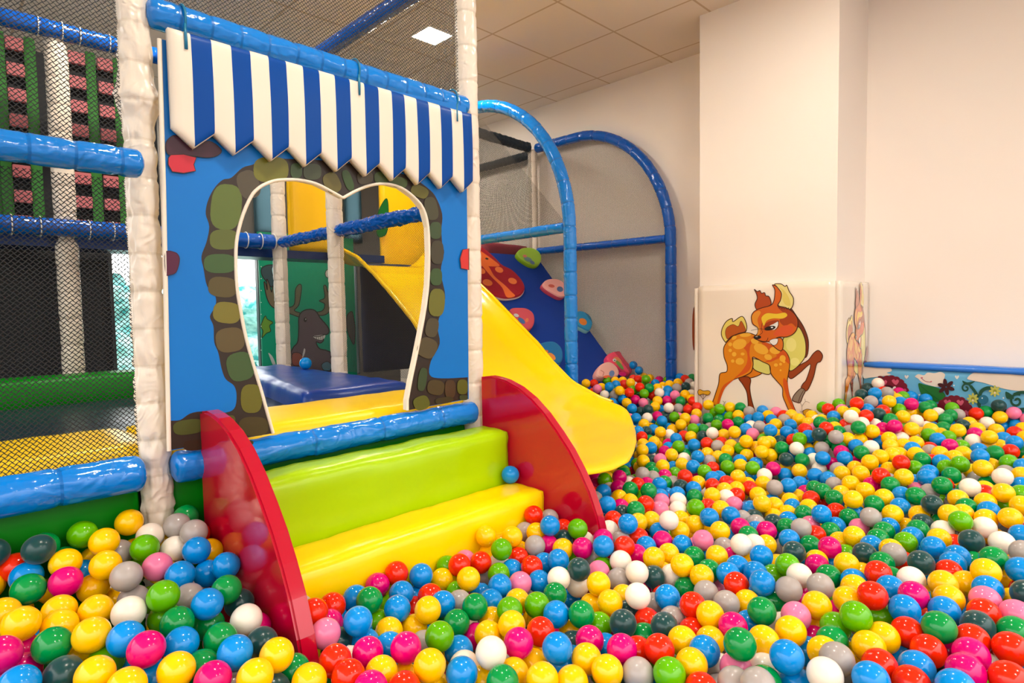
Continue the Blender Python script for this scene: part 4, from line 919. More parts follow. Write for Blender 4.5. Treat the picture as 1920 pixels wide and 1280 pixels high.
NAMED = """\
M|0.297|1.353|0.432|magenta ball left of the red boards, blue left, blue right, lime above, blue below
Y|0.225|1.459|0.450|yellow ball left of the red boards, yellow left, blue right, yellow above, yellow below
G|0.164|1.489|0.442|green ball left of the red boards, magenta left, yellow right, yellow above, petrol below
Y|0.126|1.588|0.464|yellow ball left of the red boards, yellow left, green right, green above, magenta below
Y|0.333|1.292|0.398|yellow ball left of the red boards, blue left, green right, blue above
B|1.287|0.478|0.347|blue ball in the pit centre, white left, blue right, yellow above, blue below
Y|0.212|1.362|0.413|yellow ball left of the red boards, yellow left, yellow right, lime above
G|1.256|0.567|0.353|green ball in the pit centre, yellow left, yellow right, magenta above, pink below
Y|0.752|1.026|0.334|yellow ball in front of the steps, yellow left, blue right, grey above
B|0.439|1.275|0.396|blue ball left of the red boards, green left, petrol right, magenta above, yellow below
G|0.157|1.766|0.469|green ball left of the red boards, yellow left, yellow right, blue above, yellow below
R|1.632|0.140|0.354|red ball along the right edge, red left, green above, red below
L|0.372|1.518|0.459|lime ball left of the red boards, grey left, grey right, blue above, lime below
B|0.446|1.458|0.434|blue ball left of the red boards, grey left, green right, blue above, green below
Y|0.506|1.228|0.381|yellow ball left of the red boards, petrol left, green right, magenta above, petrol below
G|1.606|0.264|0.366|green ball along the right edge, red left, red right, blue above, red below
M|0.225|1.747|0.470|magenta ball left of the red boards, green left, blue right, yellow above, yellow below
B|0.276|1.418|0.437|blue ball left of the red boards, yellow left, magenta right, white above, lime below
W|1.293|0.404|0.336|white ball in the pit centre, blue left, blue right, grey above
S|0.332|1.667|0.472|grey ball left of the red boards, yellow left, pink right, grey above, grey below
T|0.187|1.833|0.536|petrol ball left of the red boards, red left, green right, blue below
W|0.878|0.967|0.333|white ball below the red board, white left, magenta right, yellow above, yellow below
L|1.529|0.412|0.367|lime ball below the pillar pad, lime left, lime right, yellow above, yellow below
B|1.014|0.890|0.317|blue ball below the red board, yellow left, petrol right, yellow above, yellow below
T|0.171|1.422|0.406|petrol ball left of the red boards, magenta left, yellow right, yellow above
Y|0.447|1.194|0.375|yellow ball left of the red boards, magenta left, petrol right, blue above
W|0.307|1.535|0.439|white ball left of the red boards, yellow left, lime right, grey above, blue below
Y|1.047|0.773|0.297|yellow ball below the red board, yellow left, grey right, blue above
M|0.753|1.116|0.337|magenta ball in front of the steps, blue left, grey right, yellow above, yellow below
W|0.511|1.403|0.392|white ball left of the red boards, green left, magenta right, petrol above, petrol below
M|0.086|1.489|0.455|magenta ball left of the red boards, magenta right, yellow above, blue below
B|0.366|1.375|0.405|blue ball left of the red boards, magenta left, green right, green above, yellow below
M|1.471|0.196|0.353|magenta ball along the right edge, red left, red right, magenta above, blue below
R|1.547|0.273|0.332|red ball below the pillar pad, red left, magenta right, green above, blue below
L|1.124|0.664|0.303|lime ball in the pit centre, grey left, yellow right, red above
R|1.494|0.130|0.354|red ball along the right edge, magenta left, red above
P|0.654|1.302|0.340|pink ball beside the yellow step, grey left, petrol right, magenta above, red below
B|0.805|0.983|0.311|blue ball in front of the steps, yellow left, yellow right, white above
M|0.965|0.967|0.319|magenta ball below the red board, white left, red right, yellow above, yellow below
M|0.383|1.240|0.379|magenta ball left of the red boards, yellow left, yellow right, green above
R|1.673|0.414|0.365|red ball below the pillar pad, yellow left, blue right, red above, lime below
B|0.730|1.284|0.347|blue ball beside the yellow step, magenta left, lime right, blue above, blue below
B|1.328|0.329|0.343|blue ball below the pillar pad, grey left, blue right, red above
S|1.361|0.402|0.341|grey ball in the pit centre, yellow left, yellow right, green above, white below
S|1.098|0.727|0.288|grey ball below the red board, yellow left, lime right, red above
G|0.380|1.450|0.418|green ball left of the red boards, lime left, green right, grey above, blue below
L|0.854|1.123|0.320|lime ball in front of the steps, grey left, green right, yellow above, yellow below
Y|1.442|0.527|0.323|yellow ball in the pit centre, yellow left, magenta right, pink above, blue below
Y|0.304|1.737|0.488|yellow ball left of the red boards, yellow left, grey right, yellow above, yellow below
Y|0.259|1.611|0.434|yellow ball left of the red boards, yellow left, white right, yellow above, yellow below
G|1.485|0.614|0.325|green ball in the pit centre, yellow left, green right, blue above, yellow below
M|1.571|0.201|0.343|magenta ball along the right edge, green left, red right, red above, magenta below
R|1.188|0.728|0.305|red ball below the red board, green left, yellow right, petrol above, lime below
B|0.103|1.409|0.423|blue ball left of the red boards, petrol right, magenta above
B|1.686|0.348|0.348|blue ball below the pillar pad, lime left, green right, magenta above, red below
M|1.130|0.792|0.304|magenta ball below the red board, blue left, red right, petrol above, yellow below
Y|0.319|1.823|0.519|yellow ball left of the red boards, lime left, grey right, yellow below
R|0.663|1.378|0.360|red ball beside the yellow step, grey left, magenta right, pink below
P|0.406|1.698|0.463|pink ball left of the red boards, grey left, blue right, lime above, lime below
R|0.609|1.118|0.335|red ball in front of the steps, yellow left, magenta right, red above
M|0.692|1.178|0.327|magenta ball in front of the steps, petrol left, blue right, blue above, yellow below
B|0.501|1.705|0.475|blue ball left of the red boards, white left, yellow right, grey above, blue below
B|1.459|0.277|0.331|blue ball below the pillar pad, blue left, blue right, red above, red below
Y|1.476|0.371|0.332|yellow ball below the pillar pad, grey left, yellow right, lime above, red below
Y|0.391|1.896|0.533|yellow ball left of the red boards, yellow left, white right, lime below
G|0.439|1.361|0.391|green ball left of the red boards, blue left, blue right, green above, green below
L|0.402|1.794|0.486|lime ball left of the red boards, grey left, white right, white above, pink below
R|0.616|1.186|0.338|red ball in front of the steps, yellow left, magenta right, petrol above, red below
Y|0.919|1.256|0.314|yellow ball beside the yellow step, red left, blue right, red above, yellow below
Y|0.190|1.591|0.433|yellow ball left of the red boards, yellow left, yellow right, yellow above, green below
L|0.285|1.896|0.529|lime ball left of the red boards, green left, yellow right, yellow below
Y|1.587|0.517|0.336|yellow ball in the pit centre, pink left, yellow right, grey above, lime below
Y|0.539|1.151|0.343|yellow ball in front of the steps, green left, red right, petrol above
Y|1.191|0.648|0.302|yellow ball in the pit centre, lime left, white right, yellow above, red below
B|0.545|1.622|0.443|blue ball left of the red boards, blue left, grey above, green below
Y|1.059|0.840|0.292|yellow ball below the red board, blue left, blue right, magenta above, yellow below
B|1.258|0.652|0.302|blue ball in the pit centre, yellow left, pink right, yellow above, white below
Y|0.235|1.811|0.493|yellow ball left of the red boards, green left, blue right, lime above, magenta below
G|0.506|1.509|0.430|green ball left of the red boards, blue left, blue above, white below
B|0.439|1.631|0.450|blue ball left of the red boards, pink left, blue right, white above, grey below
Y|0.918|0.849|0.305|leftmost yellow ball below the red board, yellow left, yellow right, yellow above
R|1.390|0.272|0.331|red ball below the pillar pad, red left, blue right, blue above
G|1.208|0.974|0.293|green ball below the red board, blue left, yellow right, white above, yellow below
T|1.256|0.876|0.286|petrol ball below the red board, lime left, red right, petrol above, magenta below
S|1.665|0.615|0.318|grey ball in the pit centre, green left, grey right, white above, pink below
Y|1.416|0.718|0.304|yellow ball in the pit centre, red left, grey right, grey above, yellow below
B|1.647|0.680|0.322|blue ball in the pit centre, red left, lime right, blue above, green below
R|1.600|0.323|0.334|red ball below the pillar pad, yellow left, red right, blue above, blue below
G|1.035|1.201|0.299|green ball beside the yellow step, grey left, blue right, yellow above, yellow below
W|1.377|0.911|0.304|white ball below the red board, yellow left, grey right, white above, petrol below
B|0.870|1.324|0.312|blue ball beside the yellow step, lime left, red right, blue above, yellow below
R|1.417|0.335|0.330|red ball below the pillar pad, grey left, blue right, yellow above, blue below
Y|0.249|1.296|0.402|yellow ball left of the red boards, yellow left, blue right, lime above
Y|0.280|1.761|0.430|yellow ball left of the red boards, magenta left, grey right, blue above, yellow below
R|1.060|0.984|0.302|red ball below the red board, magenta left, yellow right, blue above, yellow below
T|1.737|0.211|0.337|petrol ball along the right edge, blue left, green right, red above, red below
M|1.780|0.348|0.350|magenta ball below the pillar pad, blue left, yellow right, white above, blue below
B|1.175|1.033|0.285|blue ball below the red board, lime left, green right, green above, yellow below
Y|0.199|1.659|0.439|yellow ball left of the red boards, green left, yellow right, magenta above, yellow below
Y|1.361|0.558|0.320|yellow ball in the pit centre, green left, blue right, blue above, white below
G|0.823|1.385|0.331|green ball beside the yellow step, blue left, blue right, magenta above, blue below
B|1.775|0.282|0.334|blue ball along the right edge, magenta left, petrol right, yellow above, green below
R|1.639|0.208|0.344|red ball along the right edge, green left, red right, petrol above, magenta below
Y|2.012|0.230|0.372|yellow ball along the right edge, green left, yellow right, green above, blue below
G|0.851|0.903|0.306|green ball below the red board, yellow left, yellow right, white above
Y|1.542|0.359|0.331|yellow ball below the pillar pad, yellow left, red right, lime above, red below
Y|1.332|0.972|0.280|yellow ball below the red board, yellow left, yellow right, yellow above, petrol below
T|2.051|0.384|0.339|petrol ball below the pillar pad, grey left, red right, blue above, white below
G|0.969|1.200|0.280|green ball beside the yellow step, lime left, green right, grey above, blue below
S|1.731|0.555|0.324|grey ball in the pit centre, white left, yellow right, green above, yellow below
Y|1.274|0.717|0.294|yellow ball in the pit centre, petrol left, red right, grey above, yellow below
T|2.310|0.302|0.351|petrol ball along the right edge, white left, green right, lime above, blue below
M|1.137|0.892|0.284|magenta ball below the red board, petrol left, blue right, lime above, yellow below
L|1.175|1.103|0.286|lime ball below the red board, yellow left, green right, blue above, red below
B|1.458|0.867|0.286|blue ball in the pit centre, grey left, green right, white above, grey below
Y|0.677|1.099|0.321|yellow ball in front of the steps, red left, yellow right, magenta above, magenta below
Y|0.973|0.812|0.289|rightmost yellow ball below the red board, yellow left, yellow right, yellow above
T|0.513|1.324|0.366|petrol ball left of the red boards, blue left, yellow right, magenta above, yellow below
S|1.183|0.496|0.325|grey ball in the pit centre, grey left, green right, white above
B|1.395|0.200|0.352|blue ball along the right edge, blue left, red right, magenta above
T|1.309|0.787|0.290|petrol ball below the red board, red left, grey right, grey above, red below
Y|1.130|1.338|0.301|yellow ball beside the yellow step, lime left, grey right, red above, lime below
Y|1.033|1.058|0.302|yellow ball below the red board, yellow left, red right, lime above, magenta below
P|1.524|0.545|0.322|pink ball in the pit centre, green left, yellow right, grey above, yellow below
R|1.442|0.781|0.298|red ball in the pit centre, grey left, grey right, green above, red below
G|1.760|0.146|0.338|green ball along the right edge, red left, pink above, red below
W|0.473|1.797|0.461|white ball left of the red boards, white left, blue right, grey above, blue below
B|0.161|1.834|0.476|blue ball left of the red boards, red left, magenta right, petrol above, green below
S|0.515|1.768|0.503|grey ball left of the red boards, grey left, green above, blue below
Y|1.386|1.052|0.290|yellow ball right of the steps, white left, grey right, pink above, yellow below
S|1.541|0.734|0.283|grey ball in the pit centre, yellow left, yellow right, red above, magenta below
B|1.034|1.443|0.311|blue ball beside the yellow step, red left, yellow right, red below
T|1.402|1.138|0.302|petrol ball right of the steps, white left, pink right, magenta above, white below
B|0.517|1.678|0.415|blue ball left of the red boards, blue left, blue right, yellow above, blue below
W|1.526|1.012|0.290|white ball right of the steps, white left, petrol right, magenta above, white below
R|1.813|0.209|0.340|red ball along the right edge, yellow left, yellow right, pink above, petrol below
M|1.403|0.651|0.303|magenta ball in the pit centre, yellow left, blue right, grey above, green below
Y|1.843|0.284|0.340|yellow ball along the right edge, magenta left, yellow right, yellow above, blue below
R|1.892|0.455|0.338|red ball below the pillar pad, blue left, white right, green above, blue below
Y|1.635|0.921|0.305|yellow ball in the pit centre, yellow left, green right, blue above, green below
S|0.494|1.842|0.509|grey ball left of the red boards, white left, grey right, white below
Y|1.907|0.307|0.350|yellow ball along the right edge, petrol left, yellow right, red above, yellow below
P|1.852|0.152|0.342|pink ball along the right edge, red left, yellow above, green below
S|0.675|1.486|0.329|grey ball beside the yellow step, magenta left, red right
R|1.641|0.752|0.297|red ball in the pit centre, green left, blue right, blue above, yellow below
Y|2.573|0.233|0.371|yellow ball along the right edge, blue left, yellow above, blue below
R|0.977|1.486|0.323|red ball beside the yellow step, magenta left, blue right, blue below
L|2.468|0.353|0.359|lime ball along the right edge, yellow left, white right, yellow above, petrol below
B|2.264|0.392|0.319|blue ball below the pillar pad, blue left, blue right, yellow above, petrol below
Y|0.996|1.107|0.273|yellow ball below the red board, blue left, yellow right, yellow above, white below
B|2.088|0.164|0.371|blue ball along the right edge, yellow left, grey above, petrol below
P|1.882|0.215|0.345|pink ball along the right edge, yellow left, yellow right, blue above, red below
Y|1.681|0.473|0.331|yellow ball in the pit centre, grey left, red right, yellow above, lime below
M|2.077|0.639|0.307|magenta ball in the pit centre, red left, yellow right, green above, magenta below
W|1.784|0.629|0.313|white ball in the pit centre, lime left, magenta right, petrol above, grey below
L|1.322|1.396|0.317|lime ball beside the yellow step, yellow left, red right, yellow above, blue below
W|1.893|0.851|0.313|white ball in the pit centre, grey left, white right, green above, blue below
W|2.344|0.231|0.354|white ball along the right edge, white left, blue right, yellow above, green below
W|1.919|0.381|0.334|white ball below the pillar pad, blue left, yellow right, petrol above, magenta below
S|2.115|0.467|0.321|grey ball below the pillar pad, green left, blue right, yellow above, red below
Y|1.959|0.555|0.313|yellow ball in the pit centre, green left, petrol right, lime above, blue below
S|1.200|0.553|0.295|grey ball in the pit centre, red left, grey right, pink above
W|2.512|0.294|0.341|white ball along the right edge, lime left, white right, yellow above, green below
B|1.187|1.263|0.284|blue ball beside the yellow step, grey left, pink right, lime above, blue below
B|1.876|0.778|0.300|blue ball in the pit centre, white left, grey right, yellow above, blue below
B|1.569|1.170|0.316|blue ball right of the steps, magenta left, grey right, magenta above, grey below
G|1.476|0.446|0.316|green ball in the pit centre, magenta left, yellow right, lime above, yellow below
G|2.136|0.228|0.369|green ball along the right edge, green left, blue right, white above, yellow below
S|0.439|1.569|0.413|grey ball left of the red boards, lime left, blue right, blue above, green below
Y|2.772|0.273|0.403|yellow ball along the right edge, green left, lime right, white above, blue below
G|1.290|1.138|0.263|green ball below the red board, blue left, white right, white above, blue below
R|1.251|1.419|0.289|red ball beside the yellow step, pink left, lime right, yellow above, grey below
B|0.900|1.108|0.272|blue ball in front of the steps, lime left, white right, green above, white below
Y|1.647|1.028|0.293|yellow ball right of the steps, magenta left, yellow right, blue above, petrol below
B|0.991|1.285|0.294|blue ball beside the yellow step, red left, grey right, yellow above, green below
T|1.586|0.990|0.263|petrol ball right of the steps, white left, white right, yellow above, blue below
M|1.544|1.237|0.299|magenta ball beside the yellow step, yellow left, grey right, lime above, petrol below
Y|1.633|0.855|0.291|yellow ball in the pit centre, green left, green right, green above, grey below
Y|0.817|1.285|0.286|yellow ball beside the yellow step, lime left, magenta right, blue above, blue below
R|0.746|1.442|0.324|red ball beside the yellow step, red left, blue right, magenta below
Y|1.336|1.486|0.333|yellow ball beside the yellow step, lime right, red below
M|0.911|1.486|0.309|magenta ball beside the yellow step, blue left, red right, green below
S|1.582|0.815|0.272|grey ball in the pit centre, red left, grey right, yellow above, yellow below
L|1.095|1.129|0.292|lime ball below the red board, yellow left, lime right, yellow above, yellow below
B|1.428|1.244|0.292|blue ball beside the yellow step, blue left, petrol right, yellow above, white below
W|1.347|1.172|0.281|white ball right of the steps, blue left, white right, blue above, green below
Y|0.920|0.939|0.277|yellow ball below the red board, green left, yellow right, magenta above
B|0.938|1.405|0.302|blue ball beside the yellow step, magenta left, blue right, red above, blue below
G|0.388|1.321|0.368|green ball left of the red boards, yellow left, blue right, blue above, magenta below
T|2.097|0.543|0.307|petrol ball below the pillar pad, lime left, green right, blue above, red below
P|1.870|0.975|0.301|pink ball in the pit centre, blue left, yellow right, yellow above, green below
M|0.621|1.051|0.333|magenta ball in front of the steps, red left, red right, yellow above
B|1.950|0.218|0.349|blue ball along the right edge, yellow left, yellow right, yellow above, pink below
Y|1.409|0.443|0.319|yellow ball in the pit centre, blue left, grey right, green above, white below
Y|1.114|1.445|0.270|yellow ball beside the yellow step, blue left, lime right, lime above, red below
R|1.166|1.423|0.306|red ball beside the yellow step, lime left, pink right, yellow above, yellow below
P|1.261|1.252|0.270|pink ball beside the yellow step, blue left, blue right, blue above, yellow below
S|1.451|1.367|0.299|grey ball beside the yellow step, red left, magenta right, yellow above, blue below
Y|2.242|0.613|0.304|yellow ball below the pillar pad, yellow left, blue right, pink above, petrol below
B|1.840|0.413|0.326|blue ball below the pillar pad, red left, white right, red above, blue below
T|0.542|1.530|0.376|petrol ball left of the red boards, blue left, blue above, white below
T|2.579|0.453|0.368|petrol ball below the pillar pad, yellow left, yellow right, grey above, petrol below
L|1.543|0.460|0.318|lime ball in the pit centre, magenta left, lime right, yellow above, green below
B|1.528|1.367|0.347|blue ball beside the yellow step, yellow left, red right, grey above, magenta below
L|1.831|0.680|0.314|lime ball in the pit centre, lime left, white right, petrol above, grey below
S|2.420|0.609|0.325|grey ball below the pillar pad, pink left, blue right, green above, green below
L|1.607|1.308|0.329|lime ball beside the yellow step, magenta left, red right, blue above, magenta below
B|1.326|1.234|0.259|blue ball beside the yellow step, pink left, white right, red above, lime below
Y|2.020|0.273|0.322|yellow ball along the right edge, red left, blue right, green above, red below
L|2.283|0.471|0.308|lime ball below the pillar pad, yellow left, blue right, yellow above, petrol below
Y|1.348|0.683|0.277|yellow ball in the pit centre, red left, magenta right, yellow above, blue below
B|1.762|1.205|0.331|blue ball right of the steps, red left, yellow right, petrol above, red below
G|2.797|0.461|0.387|green ball along the right edge, grey left, yellow right, green above, petrol below
W|1.913|1.131|0.321|white ball below the slide end, yellow left, yellow right, white above, blue below
W|1.572|1.104|0.283|white ball right of the steps, lime left, magenta right, red above, grey below
T|1.990|0.719|0.295|petrol ball in the pit centre, grey left, green right, blue above, lime below
G|0.454|1.483|0.372|green ball left of the red boards, green left, petrol right, blue above, green below
W|2.813|0.376|0.393|white ball along the right edge, yellow left, red right, yellow above, green below
W|0.430|1.856|0.494|white ball left of the red boards, yellow left, white right, lime below
Y|1.808|0.894|0.288|yellow ball in the pit centre, green left, blue right, grey above, green below
S|1.509|1.069|0.256|grey ball right of the steps, lime left, white right, white above, yellow below
G|1.875|0.579|0.296|green ball in the pit centre, magenta left, yellow right, yellow above, grey below
Y|2.547|0.702|0.340|yellow ball below the slide end, yellow left, yellow right, yellow above, green below
R|1.355|1.292|0.279|red ball beside the yellow step, red left, blue right, grey above, blue below
Y|1.406|1.430|0.326|yellow ball beside the yellow step, yellow left, grey right, lime below
W|2.996|0.299|0.409|white ball along the right edge, green left, yellow right, lime above, yellow below
Y|0.106|1.715|0.447|yellow ball left of the red boards, yellow right, yellow above, magenta below
R|0.681|1.021|0.317|red ball in front of the steps, yellow left, yellow right, yellow above
Y|0.899|1.292|0.260|yellow ball beside the yellow step, yellow left, lime right, red above, grey below
R|1.634|1.132|0.306|red ball right of the steps, blue left, magenta right, grey above, white below
B|2.379|0.762|0.311|blue ball below the slide end, yellow left, red right, red above, green below
W|1.418|1.157|0.240|white ball right of the steps, white left, yellow right, petrol above, yellow below
S|2.231|0.782|0.293|grey ball below the slide end, green left, pink right, green above, green below
Y|3.025|0.365|0.426|yellow ball along the right edge, lime left, white right, blue above, green below
R|0.148|1.896|0.485|red ball left of the red boards, petrol left, blue right, green below
L|1.258|0.953|0.251|lime ball below the red board, green left, petrol right, yellow above, magenta below
G|0.546|1.241|0.324|green ball left of the red boards, yellow left, yellow right, pink above
Y|2.024|0.989|0.287|yellow ball below the slide end, pink left, magenta right, blue above, grey below
R|1.146|0.601|0.286|red ball in the pit centre, lime left, grey right, yellow above
G|2.683|0.524|0.359|green ball below the pillar pad, blue left, grey right, blue above, yellow below
B|0.821|1.452|0.315|blue ball beside the yellow step, red left, green right, blue below
B|1.690|0.800|0.296|blue ball in the pit centre, green left, blue right, yellow above, red below
R|1.572|1.486|0.345|red ball beside the yellow step, grey right, yellow below
B|2.075|1.056|0.308|blue ball below the slide end, yellow left, yellow right, red above, yellow below
M|1.959|0.638|0.284|magenta ball in the pit centre, white left, green right, yellow above, grey below
M|0.116|1.512|0.399|magenta ball left of the red boards, magenta left, green right, magenta above, blue below
T|1.942|0.140|0.364|petrol ball along the right edge, yellow left, blue above, pink below
R|2.071|0.320|0.324|red ball along the right edge, petrol left, yellow right, blue above, yellow below
G|1.625|0.903|0.242|green ball in the pit centre, white left, yellow right, yellow above, red below
Y|1.600|0.702|0.275|yellow ball in the pit centre, grey left, green right, red above, blue below
Y|2.817|0.592|0.391|yellow ball below the pillar pad, green left, lime right, red above, blue below
R|1.373|0.879|0.246|red ball below the red board, petrol left, petrol right, grey above, green below
B|2.140|0.322|0.326|blue ball along the right edge, blue left, green right, blue above, red below
B|1.754|1.509|0.333|blue ball beside the yellow step, red left, magenta below
P|1.263|0.579|0.290|pink ball in the pit centre, white left, grey right, green above, grey below
B|1.124|1.235|0.269|blue ball beside the yellow step, green left, lime right, blue above, yellow below
Y|2.514|0.561|0.323|yellow ball below the pillar pad, green left, yellow right, blue above, blue below
B|0.756|1.189|0.308|blue ball in front of the steps, magenta left, magenta right, yellow above, yellow below
L|3.083|0.447|0.417|lime ball along the right edge, lime left, blue right, yellow above, green below
B|1.643|1.676|0.445|single blue ball lying on the yellow step beside the red board
G|1.793|0.966|0.269|green ball in the pit centre, yellow left, green right, pink above, yellow below
Y|2.376|0.984|0.303|yellow ball below the slide end, blue left, yellow right, yellow above, yellow below
Y|2.353|0.392|0.321|yellow ball along the right edge, petrol left, lime right, white above, blue below
B|2.137|0.789|0.277|blue ball in the pit centre, yellow left, grey right, green above, grey below
M|2.150|0.873|0.282|magenta ball below the slide end, grey left, green right, petrol above, yellow below
S|0.346|1.676|0.406|grey ball left of the red boards, yellow left, lime right, grey above, white below
G|2.591|0.641|0.324|green ball below the pillar pad, yellow left, yellow right, yellow above, grey below
Y|1.806|0.491|0.315|yellow ball below the pillar pad, green left, red right, blue above, yellow below
G|2.986|0.461|0.387|green ball along the right edge, blue left, white right, lime above, green below
B|1.846|1.039|0.274|blue ball in the pit centre, yellow left, pink right, yellow above, yellow below
S|2.263|0.174|0.364|grey ball along the right edge, white left, blue above, blue below
G|2.156|0.725|0.267|green ball in the pit centre, petrol left, magenta right, red above, yellow below
Y|0.996|0.949|0.262|yellow ball below the red board, yellow left, blue right, magenta above, yellow below
B|1.896|1.393|0.324|blue ball right of the steps, yellow right, blue above, red below
B|2.212|1.037|0.284|blue ball below the slide end, yellow left, grey right, pink above, magenta below
T|0.106|1.896|0.533|petrol ball left of the red boards, red right, yellow below
G|0.533|1.896|0.511|green ball left of the red boards, white left, grey below
B|1.306|0.464|0.284|blue ball in the pit centre, green left, white right, blue above
B|2.882|0.527|0.388|blue ball below the pillar pad, lime left, green right, blue above, grey below
G|2.048|0.483|0.309|green ball below the pillar pad, petrol left, grey right, yellow above, red below
Y|1.756|1.039|0.271|yellow ball in the pit centre, yellow left, blue right, magenta above, white below
L|0.378|1.542|0.396|lime ball left of the red boards, grey left, green right, lime above, blue below
L|2.178|1.167|0.294|lime ball below the slide end, white left, red right, green above, yellow below
L|1.260|1.345|0.270|lime ball beside the yellow step, grey left, blue right, lime above, blue below
Y|2.066|1.110|0.270|yellow ball below the slide end, yellow left, blue right, lime above, pink below
R|3.003|0.642|0.405|red ball below the pillar pad, yellow left, lime right, yellow above, yellow below
S|0.354|1.850|0.471|grey ball left of the red boards, yellow left, lime right, yellow above, grey below
R|0.999|1.353|0.290|red ball beside the yellow step, red left, blue right, yellow above, yellow below
B|2.209|0.322|0.326|blue ball along the right edge, blue left, green right, petrol above, blue below
L|1.697|0.401|0.304|lime ball below the pillar pad, lime left, blue right, red above, yellow below
Y|1.511|1.295|0.290|yellow ball beside the yellow step, magenta left, magenta right, petrol above, blue below
W|1.310|0.535|0.284|white ball in the pit centre, pink left, blue right, yellow above, green below
Y|2.546|0.396|0.353|yellow ball along the right edge, petrol left, lime right, yellow above, white below
G|2.630|0.795|0.305|green ball below the slide end, green left, yellow right, grey above, red below
S|2.658|1.045|0.292|grey ball below the slide end, yellow left, blue right, white above, yellow below
M|1.826|1.105|0.277|magenta ball right of the steps, blue left, blue right, blue above, yellow below
B|1.768|0.751|0.289|blue ball in the pit centre, blue left, lime right, blue above, blue below
Y|1.179|1.183|0.268|yellow ball below the red board, blue left, lime right, pink above, lime below
Y|0.546|1.748|0.446|yellow ball left of the red boards, blue left, blue right, grey above, blue below
Y|3.011|0.764|0.385|yellow ball below the pillar pad, yellow left, yellow right, green above, yellow below
"""
